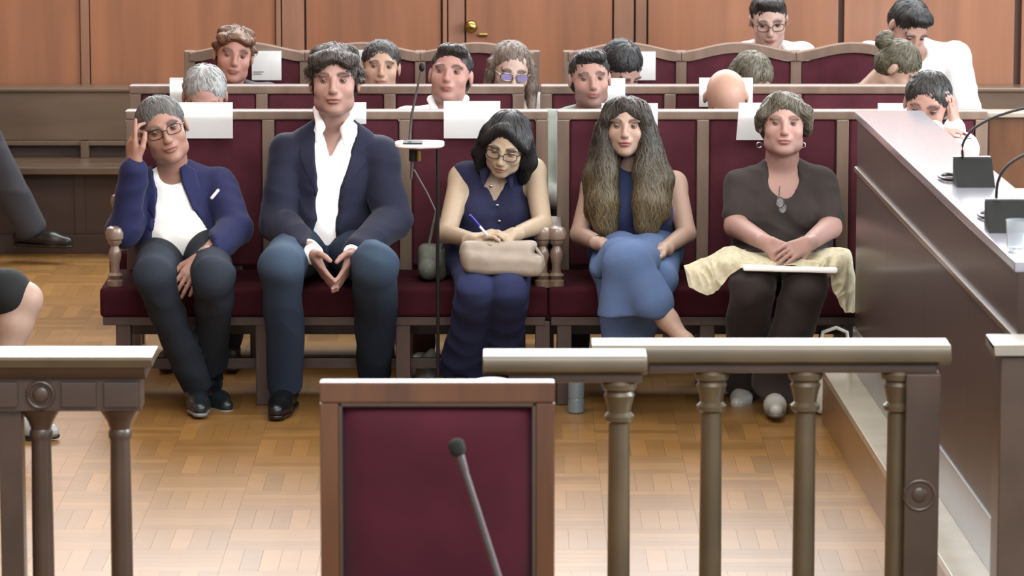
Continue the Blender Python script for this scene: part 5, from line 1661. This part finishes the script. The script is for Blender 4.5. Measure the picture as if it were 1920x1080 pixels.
def at_left2():
    Kk = P(46, 562, 14.16)
    Hh = V(Kk[0] - .40, 14.34, .52)
    N_ = Hh + V(0, .02, .50)
    S_ = [N_ + V(-.15, .12, -.045), N_ + V(.15, -.1, -.045)]
    E_ = [N_ + V(-.12, .10, -.30), N_ + V(.14, -.16, -.30)]
    W_ = [Kk + V(-.24, .12, .10), Kk + V(-.20, .02, .10)]
    A_ = P(8, 690, 14.12)
    Y_ = 14.30; hx = N_[0] + .01; hz = N_[2] + .16
    d = Y_ * cp_ + (CAMH - hz) * sp_
    hpx = 960 + hx / d * F; hpy = 540 + F * ((CAMH - hz) * cp_ - Y_ * sp_) / d
    K2 = Kk + V(-.10, .16, .0); A2 = A_ + V(-.1, .22, 0)
    legs = [S_cone(Hh + V(0, -.06, 0), Kk, .08, .062, .03), S_cone(Kk, Kk + (A_ - Kk) * .35 + V(-.01, 0, 0), .060, .062, .03), S_cone(Kk + (A_ - Kk) * .35 + V(-.01, 0, 0), A_, .062, .040, .03),
            S_cone(A_, V(A_[0], A_[1], .08), .040, .038, .02),
            S_cone(Hh + V(0, .08, 0), K2, .08, .060, .03), S_cone(K2, V(A2[0], A2[1], .08), .058, .038, .03)]
    r, inf = person('person with bare knees and black shorts, cropped by the left edge', (hpx, hpy, Y_, 70, 10, 0, 1.0), N_, S_, E_, W_, Hh, hands=[dict(d=(1, -.2, -.2), n=(0, 0, -1), curl=.3, s=.9, side=-1), dict(d=(1, -.2, -.2), n=(0, 0, -1), curl=.3, s=.9, side=1)],
           top='tee', topcol=(60, 60, 66), body_legs=legs, skin=(206, 174, 158), h=.010, hh=.008, fine=False, w=.92)
    sdf_obj('shorts', [S_cone(Hh + V(0, -.06, .0), P(16, 550, 14.16), .100, .088, .03), S_cone(Hh + V(0, .08, .0), K2 + V(-.06, .0, 0), .098, .082, .03), S_ell(Hh, (.14, .17, .11), None, .03)], .009, M_CLOTH, r, color=lin((40, 44, 46)), fold=lambda v: .004 * noise(v, 24, 2))
    for a in (V(A_[0], A_[1], .088), V(A2[0], A2[1], .088)):
        shoe(r, a, (1, -.2), (190, 190, 190), s=.95)
    # simple stool-like chair she sits on, mostly outside the frame
    t = thing('side_chair', 'dark wooden chair under the person in black shorts at the left edge', 'chair', (Hh[0], Hh[1], 0))
    MB().box((Hh[0] - .24, Hh[1] - .20, .40), (Hh[0] + .18, Hh[1] + .22, .435), .01).build('seat', M_BENCH, t)
    for dx in (-.22, .14):
        for dy in (-.18, .17):
            MB().box((Hh[0] + dx, Hh[1] + dy, 0), (Hh[0] + dx + .035, Hh[1] + dy + .035, .40), .004).build('leg', M_BENCH, t)
    MB().box((Hh[0] - .26, Hh[1] - .20, .435), (Hh[0] - .225, Hh[1] + .22, .92), .01).build('backrest', M_BENCH, t)
    g = P(-8, 640, 13.98)
    M_GREEN = mat('green_plastic', (40, 190, 84), .4, .1, 20)
    bt = thing('green_bottle', 'bright green drinks bottle standing on the floor at the left edge', 'bottle', (g[0], g[1], 0))
    MB().lathe(g[0], g[1], [(0, .03), (.004, .034), (.17, .034), (.19, .03), (.21, .015), (.235, .014)], 24).build('flask', M_GREEN, bt)
    MB().lathe(g[0], g[1], [(.232, .017), (.262, .017)], 20).build('cap', M_GREEN, bt)
at_left2()

# ================================================================== small things on the floor
b = P(1080, 768, 14.62)
wb = thing('water_bottle', 'small clear plastic water bottle standing on the floor by the front bench', 'bottle', (b[0], 14.62, 0))
MB().lathe(b[0], 14.62, [(0.001, .026), (.006, .031), (.05, .031), (.055, .029), (.06, .031), (.12, .031), (.145, .026), (.165, .013), (.178, .012)], 24).build('bottle', M_WATER, wb)
MB().lathe(b[0], 14.62, [(.176, .015), (.192, .015)], 20).build('cap', M_BLUE, wb)

t0 = PXZ(1566, 14.58, .0)
tote = thing('tote_bag', 'white tote bag with dark trim standing on the floor right of the woman in brown', 'bag', t0)
M_TOTE = mat('white_canvas', (214, 212, 204), .8, .05, 60, bump=.2)
sdf_obj('sack', [S_box(t0 + V(-.015, .02, .14), (.062, .05, .138), None, .03, .02), S_ell(t0 + V(-.015, .02, .09), (.068, .06, .09), None, .03)], .006, M_TOTE, tote, fold=lambda v: .005 * noise(v, 34, 6))
for dy in (0, .05):
    MB().tube([(t0[0] - .06, t0[1] + dy, .26), (t0[0] - .05, t0[1] + dy, .31), (t0[0] - .0, t0[1] + dy, .328), (t0[0] + .04, t0[1] + dy, .31), (t0[0] + .045, t0[1] + dy, .26)], .007, 10).build('handle', M_BLACK if dy else M_TOTE, tote)

pb = P(800, 665, 15.05)
bg = thing('plastic_bag', 'crumpled pale grey bag on the floor under the front bench beside the thin stand', 'bag', (pb[0], 15.05, 0))
M_PALE = mat('pale_grey_plastic', (168, 168, 158), .5, .06, 30)
sdf_obj('sack', [S_ell((pb[0], 15.06, .07), (.05, .06, .07), None, .02), S_cone((pb[0] + .01, 15.06, .10), (pb[0] + .02, 15.06, .16), .03, .012, .02)], .006, M_PALE, bg, fold=lambda v: .007 * noise(v, 50, 3))
sb_ = P(812, 512, 14.86)
sg_ = thing('shoulder_bag', 'grey green shoulder bag on the bench between the tall man and the writing woman', 'bag', (sb_[0], 14.92, .45))
M_GG = mat('grey_green_cloth', (112, 116, 104), .8, .08, 60, bump=.3)
sdf_obj('pouch', [S_box((sb_[0] - .005, 14.97, .515), (.055, .05, .068), None, .03, .02), S_ell((sb_[0] - .02, 14.90, .50), (.04, .05, .045), None, .03)], .006, M_GG, sg_, fold=lambda v: .005 * noise(v, 40, 13))
MB().tube([(sb_[0] + .03, 14.93, .56), (sb_[0] + .035, 14.94, .66), (sb_[0] + .01, 14.99, .70), (sb_[0] - .02, 15.0, .57)], .006, 10).build('strap', M_GG, sg_)
